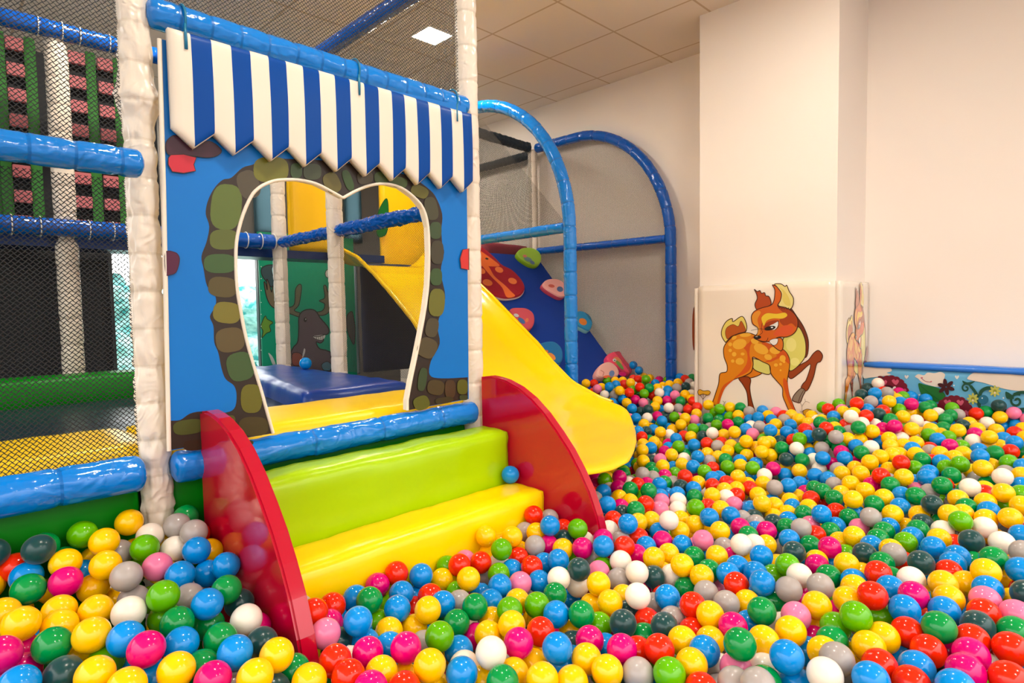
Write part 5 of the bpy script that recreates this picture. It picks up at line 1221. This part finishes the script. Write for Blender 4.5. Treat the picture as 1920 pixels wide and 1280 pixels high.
REST = """\
G,1.929,1.283,0.320 G,2.433,0.844,0.279 Y,2.696,0.216,0.387 Y,3.637,0.651,0.452 Y,3.711,0.550,0.449 Y,3.872,0.493,0.439
Y,3.679,0.421,0.437 B,3.662,0.325,0.427 R,3.305,1.144,0.438 S,3.183,0.958,0.444 G,3.303,0.891,0.481 Y,3.347,0.842,0.462
W,3.130,1.123,0.370 T,3.056,1.146,0.325 B,3.069,0.980,0.356 B,3.093,0.891,0.367 M,2.942,1.165,0.298 Y,2.992,1.060,0.296
B,2.928,0.967,0.304 Y,2.879,0.765,0.361 R,2.820,0.674,0.380 Y,2.779,0.776,0.337 B,2.715,1.008,0.295 Y,2.711,0.703,0.336
G,2.765,0.627,0.363 Y,2.656,0.623,0.338 Y,3.191,1.942,0.334 B,3.142,1.808,0.321 B,3.084,1.662,0.317 W,3.240,1.631,0.363
Y,3.226,1.492,0.390 B,3.280,1.451,0.403 Y,3.108,1.373,0.375 Y,3.045,1.264,0.346 B,2.913,1.549,0.299 L,2.720,1.410,0.285
B,2.732,1.477,0.295 Y,2.657,1.605,0.290 B,2.915,1.836,0.302 Y,2.848,1.849,0.299 Y,2.673,1.731,0.291 S,2.447,1.588,0.296
R,2.535,1.413,0.298 Y,2.382,1.199,0.289 B,2.355,1.440,0.293 G,2.185,1.388,0.315 Y,2.734,1.247,0.286 L,2.883,1.241,0.300
W,2.838,1.164,0.286 Y,2.536,1.068,0.283 M,2.329,1.639,0.296 G,2.163,1.466,0.310 R,2.035,1.307,0.312 W,4.186,1.025,0.604
B,3.825,0.951,0.589 R,3.598,0.981,0.556 S,3.697,0.938,0.558 Y,3.775,0.869,0.557 M,3.844,0.779,0.543 R,3.498,0.908,0.510
W,3.390,0.950,0.518 Y,3.667,0.780,0.498 G,3.916,0.728,0.520 Y,3.854,0.692,0.489 M,3.471,0.773,0.477 Y,3.504,0.706,0.468
G,3.880,0.631,0.470 T,4.186,0.442,0.525 R,4.126,0.532,0.480 Y,4.153,0.432,0.467 P,4.186,0.378,0.492 B,4.270,2.856,0.610
B,4.261,2.795,0.570 Y,3.629,2.857,0.519 B,3.577,2.600,0.519 Y,3.517,2.470,0.509 Y,3.787,2.558,0.531 L,3.979,2.547,0.539
G,3.734,2.363,0.513 R,3.689,2.414,0.519 R,3.561,2.416,0.495 B,3.444,2.316,0.407 T,3.493,2.221,0.404 W,3.734,2.281,0.486
Y,3.650,2.244,0.442 R,4.166,2.320,0.539 P,3.771,2.178,0.474 G,3.749,2.123,0.440 R,3.798,2.054,0.439 R,3.716,1.979,0.416
W,3.601,2.127,0.412 L,3.500,2.026,0.375 B,3.388,2.051,0.362 W,3.378,2.154,0.371 B,3.301,2.190,0.376 Y,3.262,2.105,0.353
Y,3.480,1.938,0.380 Y,3.358,1.899,0.361 L,3.338,1.806,0.350 Y,3.716,1.899,0.440 L,3.671,1.799,0.429 Y,3.716,1.749,0.439
G,3.716,1.681,0.445 S,3.700,1.617,0.428 G,3.556,1.821,0.384 B,3.716,1.539,0.441 B,3.552,1.498,0.426 S,3.339,1.399,0.415
M,3.416,1.622,0.388 B,3.231,1.295,0.424 G,3.380,1.094,0.469 R,3.259,1.026,0.466 T,3.196,1.039,0.443 Y,0.094,1.896,0.457
L,0.246,1.454,0.387 B,0.310,1.356,0.366 R,0.546,1.845,0.468 T,0.487,1.209,0.321 L,1.167,1.486,0.282 L,1.120,1.380,0.249
S,1.055,1.292,0.272 M,0.708,1.389,0.311 L,0.840,1.369,0.269 B,0.749,1.285,0.283 T,0.697,1.324,0.293 Y,0.743,1.111,0.271
W,0.863,1.044,0.276 Y,0.771,1.044,0.272 S,1.646,1.475,0.316 M,1.754,1.475,0.275 R,1.646,1.407,0.295 S,1.525,1.486,0.296
Y,1.518,1.424,0.311 Y,1.408,1.486,0.291 Y,1.344,1.486,0.266 M,1.517,1.365,0.282 T,1.585,1.356,0.285 W,1.646,1.310,0.274
Y,1.444,1.434,0.264 R,1.393,1.389,0.269 W,1.335,1.422,0.258 B,1.327,1.354,0.259 B,1.428,1.306,0.263 S,1.594,1.224,0.257
M,1.656,1.236,0.298 L,1.559,1.166,0.250 P,1.498,1.136,0.264 W,1.757,1.284,0.290 R,1.834,1.320,0.298 T,1.931,1.345,0.291
M,1.983,1.390,0.293 Y,2.093,1.475,0.289 Y,2.073,1.407,0.291 S,1.741,1.221,0.271 R,1.798,1.184,0.276 Y,1.882,1.241,0.295
M,1.687,1.119,0.266 B,2.122,1.579,0.286 Y,1.429,0.995,0.255 T,1.382,0.946,0.242 Y,0.865,0.977,0.269 P,2.090,1.275,0.286
W,2.151,1.230,0.280 R,2.276,1.164,0.273 Y,2.258,1.100,0.284 Y,1.953,1.229,0.287 Y,1.959,1.112,0.274 P,2.387,1.104,0.269
S,2.273,1.018,0.259 B,2.394,1.037,0.264 T,2.339,0.999,0.250 S,2.250,0.954,0.262 M,2.131,0.962,0.278 B,2.187,0.927,0.260
G,2.086,0.912,0.273 B,1.913,1.172,0.268 B,1.755,1.126,0.273 S,1.950,0.939,0.262 M,1.909,0.885,0.256 W,2.014,0.860,0.276
Y,2.078,0.845,0.260 Y,1.906,0.821,0.256 B,1.786,0.815,0.284 W,1.649,0.965,0.255 G,1.701,0.866,0.283 B,1.501,0.653,0.271
S,1.414,0.826,0.254 R,1.399,0.759,0.252 G,1.299,0.840,0.247 R,1.191,0.789,0.275 L,1.224,0.738,0.247 G,1.248,0.509,0.295
B,2.546,0.927,0.260 Y,2.535,0.861,0.275 R,2.540,0.760,0.280 G,2.492,0.701,0.283 B,2.573,0.700,0.279 Y,2.636,0.723,0.279
Y,2.485,0.977,0.270 Y,2.459,0.914,0.257 Y,2.400,0.948,0.251 B,2.373,0.881,0.260 T,2.308,0.912,0.260 G,2.265,0.846,0.270
P,2.383,0.803,0.258 R,2.281,0.749,0.262 G,2.341,0.719,0.266 B,2.410,0.721,0.266 P,2.432,0.649,0.272 B,2.452,0.558,0.292
G,2.384,0.558,0.295 G,2.274,0.549,0.302 Y,2.264,0.664,0.265 B,2.207,0.551,0.298 Y,2.179,0.489,0.310 Y,2.023,0.661,0.273
L,1.839,0.725,0.265 B,1.871,0.511,0.305 G,1.951,0.436,0.308 G,1.677,0.658,0.266 B,2.621,0.561,0.324 Y,2.591,0.494,0.316
T,2.500,0.466,0.315 G,2.431,0.466,0.312 G,2.676,0.366,0.352 Y,2.608,0.367,0.346 W,2.471,0.403,0.314 B,2.656,0.300,0.359
Y,2.585,0.299,0.349 B,2.486,0.197,0.346 B,2.362,0.468,0.305 R,3.548,0.741,0.430 L,3.572,0.648,0.434 L,3.661,0.582,0.418
G,3.807,0.627,0.437 B,3.524,0.602,0.425 M,3.793,0.492,0.425 Y,3.994,0.430,0.422 R,4.009,0.356,0.415 W,3.682,0.484,0.410
B,3.834,0.383,0.410 L,3.530,0.508,0.403 M,3.474,0.545,0.412 Y,3.379,0.479,0.403 W,3.481,0.744,0.417 Y,3.428,0.673,0.415
Y,3.339,0.705,0.413 B,3.289,0.659,0.412 Y,3.226,0.632,0.403 Y,3.237,0.698,0.389 Y,3.313,0.556,0.403 G,3.168,0.597,0.395
B,3.177,0.528,0.394 Y,3.279,0.496,0.400 B,3.505,0.438,0.402 B,3.308,0.409,0.414 G,3.475,0.376,0.405 R,3.560,0.329,0.403
L,3.052,0.603,0.378 L,3.115,0.499,0.387 B,2.987,0.537,0.384 L,3.318,0.312,0.400 B,2.721,0.578,0.342 Y,2.735,0.400,0.362
Y,2.732,0.319,0.368 B,3.274,0.259,0.402 L,2.864,0.231,0.385 G,2.858,0.623,0.346 B,3.298,1.235,0.413 B,3.253,1.108,0.415
L,3.189,1.129,0.409 R,3.233,1.177,0.388 T,3.244,1.249,0.369 G,3.244,1.017,0.401 S,3.362,0.949,0.443 Y,3.267,0.929,0.424
Y,3.322,0.888,0.416 M,3.497,0.831,0.453 B,3.217,0.877,0.405 G,3.219,0.954,0.387 W,3.197,0.807,0.413 Y,3.339,0.766,0.437
Y,3.278,0.746,0.414 G,3.126,1.195,0.364 S,3.179,1.019,0.379 G,3.074,1.076,0.330 M,3.158,0.925,0.378 G,3.132,0.831,0.396
Y,3.186,1.281,0.370 Y,3.105,1.243,0.322 B,2.986,1.125,0.265 W,3.086,1.001,0.295 B,2.901,0.903,0.306 S,3.015,0.896,0.327
Y,2.947,0.859,0.330 Y,3.113,0.748,0.393 S,2.816,0.852,0.308 B,2.865,1.013,0.271 G,2.787,0.922,0.285 G,2.708,0.863,0.302
M,2.842,0.713,0.328 Y,2.722,0.795,0.303 R,2.650,0.890,0.277 Y,2.606,0.960,0.264 Y,3.172,0.715,0.397 T,3.214,2.058,0.319
B,3.281,2.046,0.323 Y,3.353,1.955,0.323 W,3.250,1.916,0.312 R,3.259,1.823,0.315 G,3.394,1.767,0.342 Y,3.231,1.761,0.325
T,3.253,1.697,0.332 R,3.122,1.604,0.328 Y,3.290,1.586,0.351 S,3.112,1.536,0.323 Y,3.153,1.478,0.329 P,3.242,1.396,0.389
L,3.234,1.331,0.368 Y,3.120,1.281,0.378 L,3.132,1.413,0.326 Y,3.079,1.462,0.315 Y,3.022,1.488,0.289 Y,3.088,1.361,0.305
B,3.022,1.368,0.287 Y,3.035,1.557,0.293 S,2.959,1.507,0.274 R,2.860,1.438,0.268 G,2.987,1.430,0.290 L,2.893,1.375,0.280
W,2.919,1.632,0.273 Y,2.813,1.584,0.273 L,3.014,1.720,0.311 Y,2.876,1.682,0.295 P,2.827,1.723,0.271 Y,3.054,1.901,0.303
Y,3.001,1.943,0.293 G,2.655,1.669,0.267 G,2.576,1.613,0.271 S,2.508,1.570,0.269 M,2.570,1.541,0.269 Y,2.578,1.369,0.267
B,2.689,1.351,0.269 R,2.580,1.297,0.268 T,2.468,1.395,0.268 S,2.521,1.467,0.260 G,2.454,1.473,0.274 B,2.459,1.328,0.274
M,2.392,1.529,0.270 L,2.208,1.435,0.270 B,2.262,1.377,0.274 P,2.205,1.339,0.275 B,2.340,1.341,0.274 W,2.252,1.287,0.278
G,2.362,1.270,0.272 R,2.665,1.270,0.268 Y,2.605,1.194,0.268 R,2.665,1.161,0.264 R,2.509,1.149,0.269 Y,2.542,1.221,0.271
W,2.440,1.165,0.274 B,3.035,1.289,0.283 Y,2.962,1.337,0.279 Y,2.732,1.126,0.279 L,2.290,1.696,0.280 M,2.224,1.573,0.283
R,2.325,1.536,0.281 T,4.186,1.081,0.568 T,3.824,1.019,0.574 S,3.977,0.926,0.578 B,3.880,0.838,0.540 B,3.640,0.940,0.521
R,3.682,0.877,0.516 T,3.614,0.879,0.507 Y,3.522,0.973,0.513 L,3.806,0.829,0.512 W,3.749,0.737,0.469 G,3.592,0.819,0.488
W,3.437,0.911,0.479 L,4.117,0.640,0.500 S,4.061,0.604,0.474 R,3.419,0.980,0.465 G,3.304,0.981,0.446 G,3.429,1.046,0.464
Y,3.362,1.017,0.453 G,4.186,0.498,0.485 G,3.997,0.628,0.477 P,4.186,0.319,0.465 W,4.089,0.480,0.439 T,3.923,0.561,0.439
Y,3.999,0.545,0.444 Y,4.126,0.333,0.422 Y,3.933,0.309,0.410 R,3.763,2.883,0.503 G,3.941,2.985,0.505 L,3.928,2.881,0.509
Y,3.954,2.816,0.511 B,3.753,2.667,0.511 Y,3.608,2.695,0.503 P,3.540,2.682,0.501 Y,3.959,2.748,0.515 R,3.813,2.635,0.512
R,4.107,2.748,0.517 R,4.079,2.685,0.519 Y,4.282,2.760,0.516 Y,4.267,2.693,0.511 L,3.698,2.476,0.492 S,3.534,2.524,0.471
B,3.542,2.460,0.446 Y,3.501,2.399,0.431 M,3.596,2.390,0.443 P,3.593,2.323,0.427 L,3.666,2.363,0.480 Y,3.829,2.355,0.503
Y,3.595,2.229,0.409 Y,4.071,2.326,0.520 Y,3.959,2.333,0.516 B,3.849,2.282,0.492 S,4.118,2.258,0.521 T,3.949,2.193,0.514
W,4.013,2.163,0.514 S,3.898,2.238,0.506 B,3.793,2.257,0.462 M,3.740,2.223,0.435 Y,3.868,2.155,0.469 Y,3.852,2.094,0.445
R,3.713,2.044,0.394 S,3.698,2.110,0.397 M,3.490,2.147,0.367 T,3.500,2.285,0.382 P,3.323,2.254,0.363 B,3.147,2.070,0.328
Y,3.662,1.955,0.382 P,3.535,1.903,0.364 R,3.106,2.019,0.308 Y,3.179,2.130,0.319 T,3.907,2.054,0.434 L,3.716,1.853,0.393
Y,3.662,1.670,0.404 G,3.519,1.605,0.390 P,3.716,1.456,0.439 Y,3.654,1.479,0.424 B,3.575,1.558,0.402 B,3.579,1.429,0.416
R,3.681,1.398,0.430 S,3.578,1.355,0.426 Y,3.648,1.340,0.445 Y,3.465,1.360,0.414 B,3.454,1.274,0.423 L,3.473,1.721,0.364
Y,3.563,1.268,0.441 G,0.204,1.896,0.521 Y,0.401,1.896,0.450 G,0.247,1.896,0.473 Y,0.306,1.896,0.455 B,0.273,1.839,0.445
L,0.385,1.842,0.415 Y,0.200,1.519,0.392 M,0.126,1.606,0.398 B,0.298,1.433,0.352 Y,0.473,1.896,0.458 T,0.496,1.836,0.411
Y,0.503,1.370,0.316 M,0.546,1.439,0.346 Y,0.460,1.317,0.313 S,0.426,1.262,0.331 G,1.062,1.486,0.268 P,1.242,1.486,0.278
B,1.014,1.451,0.247 L,0.925,1.450,0.252 R,0.975,1.398,0.246 G,1.033,1.342,0.232 B,0.772,1.459,0.266 M,0.834,1.486,0.258
S,0.861,1.199,0.266 B,0.776,1.226,0.254 R,1.754,1.387,0.274 G,1.587,1.486,0.280 S,1.547,1.402,0.235 L,1.556,1.282,0.240
Y,1.617,1.125,0.236 S,1.274,1.426,0.225 Y,1.371,1.067,0.225 Y,1.081,1.186,0.250 Y,1.213,1.012,0.232 B,1.198,0.889,0.241
T,1.184,0.818,0.214 B,1.110,0.924,0.232 Y,1.051,0.950,0.220 B,1.043,0.896,0.256 Y,1.069,1.013,0.241 T,1.162,0.967,0.232
Y,2.100,1.189,0.262 Y,2.119,1.085,0.236 B,2.443,1.087,0.235 S,2.317,1.133,0.230 B,1.887,0.980,0.236 B,2.144,0.996,0.222
W,1.819,0.795,0.229 P,1.724,0.845,0.224 Y,1.685,1.021,0.236 W,1.301,0.721,0.234 W,1.301,0.636,0.247 S,1.239,0.610,0.237
R,1.324,0.779,0.211 S,1.477,0.921,0.238 W,1.480,0.827,0.235 M,1.427,0.576,0.243 W,2.535,1.002,0.231 Y,2.320,0.849,0.230
Y,2.440,0.774,0.234 S,2.170,0.822,0.228 Y,2.299,0.542,0.241 L,2.182,0.621,0.255 Y,1.970,0.762,0.246 B,2.102,0.641,0.244
Y,2.038,0.533,0.264 W,1.548,0.585,0.272 M,1.706,0.502,0.275 Y,1.608,0.521,0.271 M,1.541,0.507,0.268 B,1.474,0.497,0.271
Y,1.511,0.400,0.281 W,1.373,0.539,0.258 W,2.728,0.520,0.307 Y,2.544,0.524,0.275 M,2.653,0.427,0.314 G,2.585,0.424,0.306
L,2.810,0.268,0.347 R,2.406,0.358,0.295 B,2.307,0.418,0.273 R,2.222,0.463,0.264 G,2.262,0.287,0.300 R,2.350,0.301,0.296
Y,2.403,0.205,0.289 S,2.284,0.195,0.305 Y,2.162,0.195,0.315 M,2.347,0.177,0.311 S,2.221,0.170,0.301 Y,1.987,0.170,0.318
T,1.631,0.339,0.275 B,1.564,0.327,0.277 M,1.653,0.253,0.295 R,2.107,0.157,0.309 Y,3.674,0.699,0.419 Y,3.743,0.626,0.413
G,3.830,0.540,0.394 S,3.733,0.565,0.387 R,3.631,0.657,0.385 B,3.585,0.607,0.384 W,3.606,0.724,0.401 R,3.465,0.622,0.387
S,3.397,0.610,0.388 Y,3.773,0.390,0.381 Y,3.719,0.432,0.384 R,3.379,0.316,0.369 S,3.251,0.314,0.369 Y,3.345,0.373,0.371
S,3.087,0.390,0.362 G,3.034,0.348,0.362 P,2.870,0.558,0.330 R,2.872,0.338,0.363 Y,2.940,0.347,0.362 Y,3.209,0.260,0.379
B,3.056,0.245,0.372 S,2.826,0.506,0.344 B,2.934,0.575,0.346 G,3.703,0.300,0.378 Y,3.323,1.291,0.382 P,3.419,1.131,0.426
B,3.315,1.117,0.376 R,3.396,0.874,0.414 B,3.376,0.813,0.407 S,3.373,0.754,0.380 G,3.168,1.216,0.316 Y,3.245,1.110,0.348
Y,3.281,1.060,0.366 B,3.177,1.140,0.323 B,3.188,1.075,0.340 Y,3.084,1.161,0.265 W,3.132,1.041,0.326 M,3.131,0.954,0.317
Y,3.053,0.834,0.337 R,2.727,0.892,0.245 Y,2.750,0.982,0.243 M,3.152,0.856,0.337 Y,3.044,0.696,0.357 M,2.817,0.971,0.248
P,3.254,0.812,0.375 S,3.408,1.915,0.316 S,3.288,1.741,0.293 R,3.225,1.568,0.319 L,3.175,1.600,0.285 Y,3.282,1.638,0.309
B,3.296,1.411,0.350 Y,3.162,1.343,0.337 S,3.256,1.497,0.330 Y,3.148,1.281,0.288 S,3.067,1.457,0.249 G,2.939,1.400,0.238
B,3.122,1.721,0.267 G,3.056,1.705,0.262 B,3.100,1.833,0.272 M,3.159,1.869,0.277 R,3.075,1.770,0.268 M,3.021,1.812,0.266
B,2.962,1.726,0.242 L,2.906,1.689,0.236 B,2.826,1.644,0.242 L,2.714,1.570,0.246 Y,3.111,1.917,0.269 W,2.940,1.854,0.242
T,2.847,1.790,0.249 M,2.766,1.469,0.236 B,2.798,1.371,0.246 B,2.483,1.205,0.239 B,2.914,1.268,0.246 G,2.979,1.285,0.238
Y,2.783,1.220,0.245 Y,2.777,1.151,0.234 G,2.516,1.743,0.252 W,2.391,1.631,0.254 Y,2.704,1.772,0.245 W,2.243,1.633,0.257
B,3.869,0.946,0.537 Y,4.021,0.890,0.540 Y,3.883,0.793,0.489 Y,3.949,0.777,0.484 W,4.028,0.690,0.476 W,3.544,0.880,0.460
Y,3.652,0.833,0.457 R,3.443,0.827,0.413 B,4.186,0.425,0.408 B,4.186,0.367,0.425 L,4.020,2.580,0.495 T,3.717,2.403,0.457
R,3.775,2.366,0.458 B,4.082,2.529,0.498 M,4.270,2.608,0.501 L,4.270,2.534,0.506 G,4.270,2.318,0.538 B,4.270,2.422,0.536
B,3.958,2.246,0.472 W,3.934,2.141,0.466 B,3.668,2.230,0.379 Y,3.575,1.942,0.326 T,3.605,2.161,0.353 B,3.323,2.208,0.314
B,3.716,1.786,0.383 L,3.676,1.733,0.385 G,3.650,1.789,0.364 W,3.503,1.519,0.378 Y,3.523,1.201,0.431
"""
HP = [(0.222, 1.755, -0.635), (0.446, 1.298, -0.718), (0.316, 1.587, -0.685), (0.477, 1.622, -0.597), (0.396, 1.932, -0.574), (0.798, 0.973, -0.781), (0.691, 1.175, -0.771), (1.006, 1.168, -0.779), (1.709, 1.471, -0.755), (1.655, 1.345, -0.795), (1.103, 1.024, -0.829), (1.806, 0.893, -0.811), (1.472, 0.747, -0.827), (1.495, 0.898, -0.837), (1.272, 0.695, -0.85), (1.274, 0.473, -0.747), (1.61, 0.525, -0.776), (1.505, 0.403, -0.724), (1.607, 0.267, -0.735), (1.665, 0.143, -0.761), (2.139, 0.668, -0.819), (2.316, 0.558, -0.85), (2.461, 0.353, -0.741), (2.061, 0.219, -0.707), (2.307, 0.302, -0.749), (2.707, 0.269, -0.682), (3.822, 0.433, -0.689), (4.057, 0.994, -0.483), (2.568, 1.435, -0.815), (3.338, 1.923, -0.827), (3.483, 2.057, -0.665), (3.654, 2.875, -0.586), (3.9, 2.6, -0.56), (4.2, 2.2, -0.56), (3.6, 1.6, -0.66), (4.1, 0.9, -0.5), (3.9, 0.5, -0.66), (0.0, 1.85, -0.62), (0.2, 1.2, -0.7), (0.9, 1.45, -0.83), (1.3, 1.45, -0.85), (2.2, 1.6, -0.8), (0.75, 1.25, -0.82)]

# ================================================================== balls
BR = .035
PAL = {'Y': (252, 192, 0), 'B': (0, 134, 212), 'G': (0, 138, 62), 'L': (94, 172, 0), 'T': (14, 62, 62), 'R': (230, 38, 4), 'M': (212, 0, 108), 'P': (232, 118, 156), 'W': (238, 225, 207), 'S': (164, 154, 148)}
BM_ = {}
for k, c in PAL.items():
    m, N, Lk, b = newmat('ball_plastic_'+k.lower())
    oi = N.new('ShaderNodeObjectInfo'); hs = N.new('ShaderNodeHueSaturation'); hs.inputs['Color'].default_value = lin(c)
    mr = N.new('ShaderNodeMapRange'); mr.inputs[3].default_value = .93; mr.inputs[4].default_value = 1.07
    Lk.new(oi.outputs['Random'], mr.inputs[0]); Lk.new(mr.outputs[0], hs.inputs['Value']); Lk.new(hs.outputs[0], b.inputs['Base Color'])
    b.inputs['Roughness'].default_value = .13 if k not in 'WTS' else .22; b.inputs['Specular IOR Level'].default_value = .38
    if k in 'WT': b.inputs['Sheen Weight'].default_value = .15
    BM_[k] = m
def ico(sub):
    bm = bmesh.new(); bmesh.ops.create_icosphere(bm, subdivisions=sub, radius=BR)
    bm.verts.ensure_lookup_table(); v = np.array([x.co[:] for x in bm.verts], dtype=np.float32); f = np.array([[x.index for x in q.verts] for q in bm.faces], dtype=np.int32); bm.free(); return v, f
V4, F4 = ico(4); V3, F3 = ico(3); V2, F2 = ico(2)
BME = {}
for k in PAL:
    v = V4.copy()
    # moulding seam round the middle and a small filler nub
    e = np.abs(v[:, 2])/BR; v *= (1+.006*np.exp(-(e/.03)**2))[:, None]
    me = bpy.data.meshes.new('play_ball_'+k); me.from_pydata(v.tolist(), [], F4.tolist()); me.materials.append(BM_[k])
    me.polygons.foreach_set('use_smooth', [True]*len(me.polygons)); BME[k] = me
named = [l.split('|') for l in NAMED.strip().split('\n')]
for c, x, y, z, lab in named:
    o = bpy.data.objects.new('play_ball', BME[c]); C.objects.link(o); o.location = (float(x), float(y), float(z))
    o.rotation_euler = (random.uniform(0, 6), random.uniform(0, 6), random.uniform(0, 6))
    tag(o, lab, 'ball', 'plastic balls nearest the front of the ball pit')
rest = [t.split(',') for t in REST.split()]
pos = [(float(a[1]), float(a[2]), float(a[3])) for a in named]+[(float(a[1]), float(a[2]), float(a[3])) for a in rest]
allp = np.array(pos); NF = len(allp)
hp_ = np.array(HP)
def Hs(u, v):
    d2 = (u-hp_[:, 0])**2+(v-hp_[:, 1])**2; w_ = np.exp(-d2/(2*.22**2))+1e-4/(d2+.05); return float((w_*hp_[:, 2]).sum()/w_.sum())+GZ
# filler balls: deeper layers of the pit and the parts beyond the frame
rng = random.Random(3)
cell = .07; grid = {}
def key(p): return (int(math.floor(p[0]/cell)), int(math.floor(p[1]/cell)), int(math.floor(p[2]/cell)))
for p in allp: grid.setdefault(key(p), []).append(tuple(p))
def clear(p, d):
    k = key(p)
    for i in (-1, 0, 1):
        for j in (-1, 0, 1):
            for l in (-1, 0, 1):
                for q in grid.get((k[0]+i, k[1]+j, k[2]+l), ()):
                    if (p[0]-q[0])**2+(p[1]-q[1])**2+(p[2]-q[2])**2 < d*d: return False
    return True
def proj(p):
    q = Vector((p[0], p[1], p[2]-GZ)); z = q.dot(FW); return 960+FPX*q.dot(RX)/z, 640+FPX*q.dot(DN)/z, z
PB = np.array([proj(p) for p in allp])
def inside(u, v, z):
    r = BR
    if v > 1.955-r and u < 1.78: return True
    if .57-r < u < 1.74+r and v > 1.50-r and z < .62: return True
    if (.578-r < u < .622+r or 1.686-r < u < 1.73+r) and v > 1.245-r: return True
    if u > 3.765-r and 1.115-r < v < 2.04+r: return True
    if u > 4.22-r and v < 1.12: return True
    if 1.7 < u < 3.05 and v > vend(u)-.05 and z > zo(bed(v))-.075: return True
    if u > 3.05 and v > 2.42+.0*z and z < 1.1: return v > 2.80 or z < .0
    return False
fill = []
cols = 'Y'*25+'B'*18+'G'*10+'R'*10+'S'*8+'L'*7+'W'*7+'M'*7+'T'*5+'P'*3
for lay, dz in ((0, -.012), (1, -.05), (2, -.095)):
    u = -1.3; row = 0
    while u < 4.30:
        v = -1.6+(.035 if row % 2 else 0)
        while v < 3.0:
            uu, vv_ = u+rng.uniform(-.014, .014), v+rng.uniform(-.014, .014)
            v += .066
            z = Hs(uu, vv_)+dz+rng.uniform(-.012, .012)
            if math.hypot(uu, vv_) < .28 and uu > -9: z -= .05
            if inside(uu, vv_, z): continue
            p = (uu, vv_, z)
            if not clear(p, .0635): continue
            d = uu*FW.x+vv_*FW.y+(z-GZ)*FW.z
            if d > .3:
                x, y, zd = proj(p)
                if lay == 0 and 15 < x < 1905 and 690 < y < 1270: continue
                if -60 < x < 1980 and 600 < y < 1340:
                    dd = np.hypot(PB[:, 0]-x, PB[:, 1]-y)*zd/FPX
                    near = (dd < (.062 if lay == 0 else .045)) & (PB[:, 2] > zd-.02)
                    if near.any(): continue
            grid.setdefault(key(p), []).append(p)
            fill.append((rng.choice(cols), p))
        u += .058; row += 1
def pile(name, items, V_, F_):
    n = len(items); nv, nf = len(V_), len(F_)
    P_ = np.array([it[1] for it in items], dtype=np.float32)
    vs = (V_[None]+P_[:, None]).reshape(-1, 3); fs = (F_[None]+(np.arange(n)*nv)[:, None, None]).reshape(-1)
    me = bpy.data.meshes.new(name); me.vertices.add(n*nv); me.vertices.foreach_set('co', vs.ravel())
    me.loops.add(n*nf*3); me.loops.foreach_set('vertex_index', fs.astype(np.int32))
    me.polygons.add(n*nf); me.polygons.foreach_set('loop_start', np.arange(0, n*nf*3, 3, dtype=np.int32)); me.polygons.foreach_set('loop_total', np.full(n*nf, 3, dtype=np.int32))
    ks = list(PAL); mi = np.repeat(np.array([ks.index(it[0]) for it in items], dtype=np.int32), nf)
    for k in ks: me.materials.append(BM_[k])
    me.polygons.foreach_set('material_index', mi); me.polygons.foreach_set('use_smooth', np.ones(n*nf, dtype=bool))
    me.update(calc_edges=True); me.validate()
    return me
itA = [(a[0], (float(a[1]), float(a[2]), float(a[3]))) for a in rest]
me = pile('play_balls', itA, V3, F3); me2 = pile('b2', fill, V2, F2)
bm = bmesh.new(); bm.from_mesh(me); bm.from_mesh(me2)
for m_ in (): pass
mj = bpy.data.meshes.new('play_balls'); bm.to_mesh(mj); bm.free()
for k in PAL: mj.materials.append(BM_[k])
o = bpy.data.objects.new('play_balls', mj); C.objects.link(o)
tag(o, 'mass of small multicoloured plastic balls filling the rest of the pit', 'balls', kind='stuff')
print('balls', len(named), len(rest), len(fill))

q = on(573, 681, 2, zo(-.337)+BR+.004)
o = bpy.data.objects.new('play_ball', BME['B']); C.objects.link(o); o.location = q
tag(o, 'lone blue ball lying on the royal blue mat inside the stone arch', 'ball', 'plastic balls nearest the front of the ball pit')
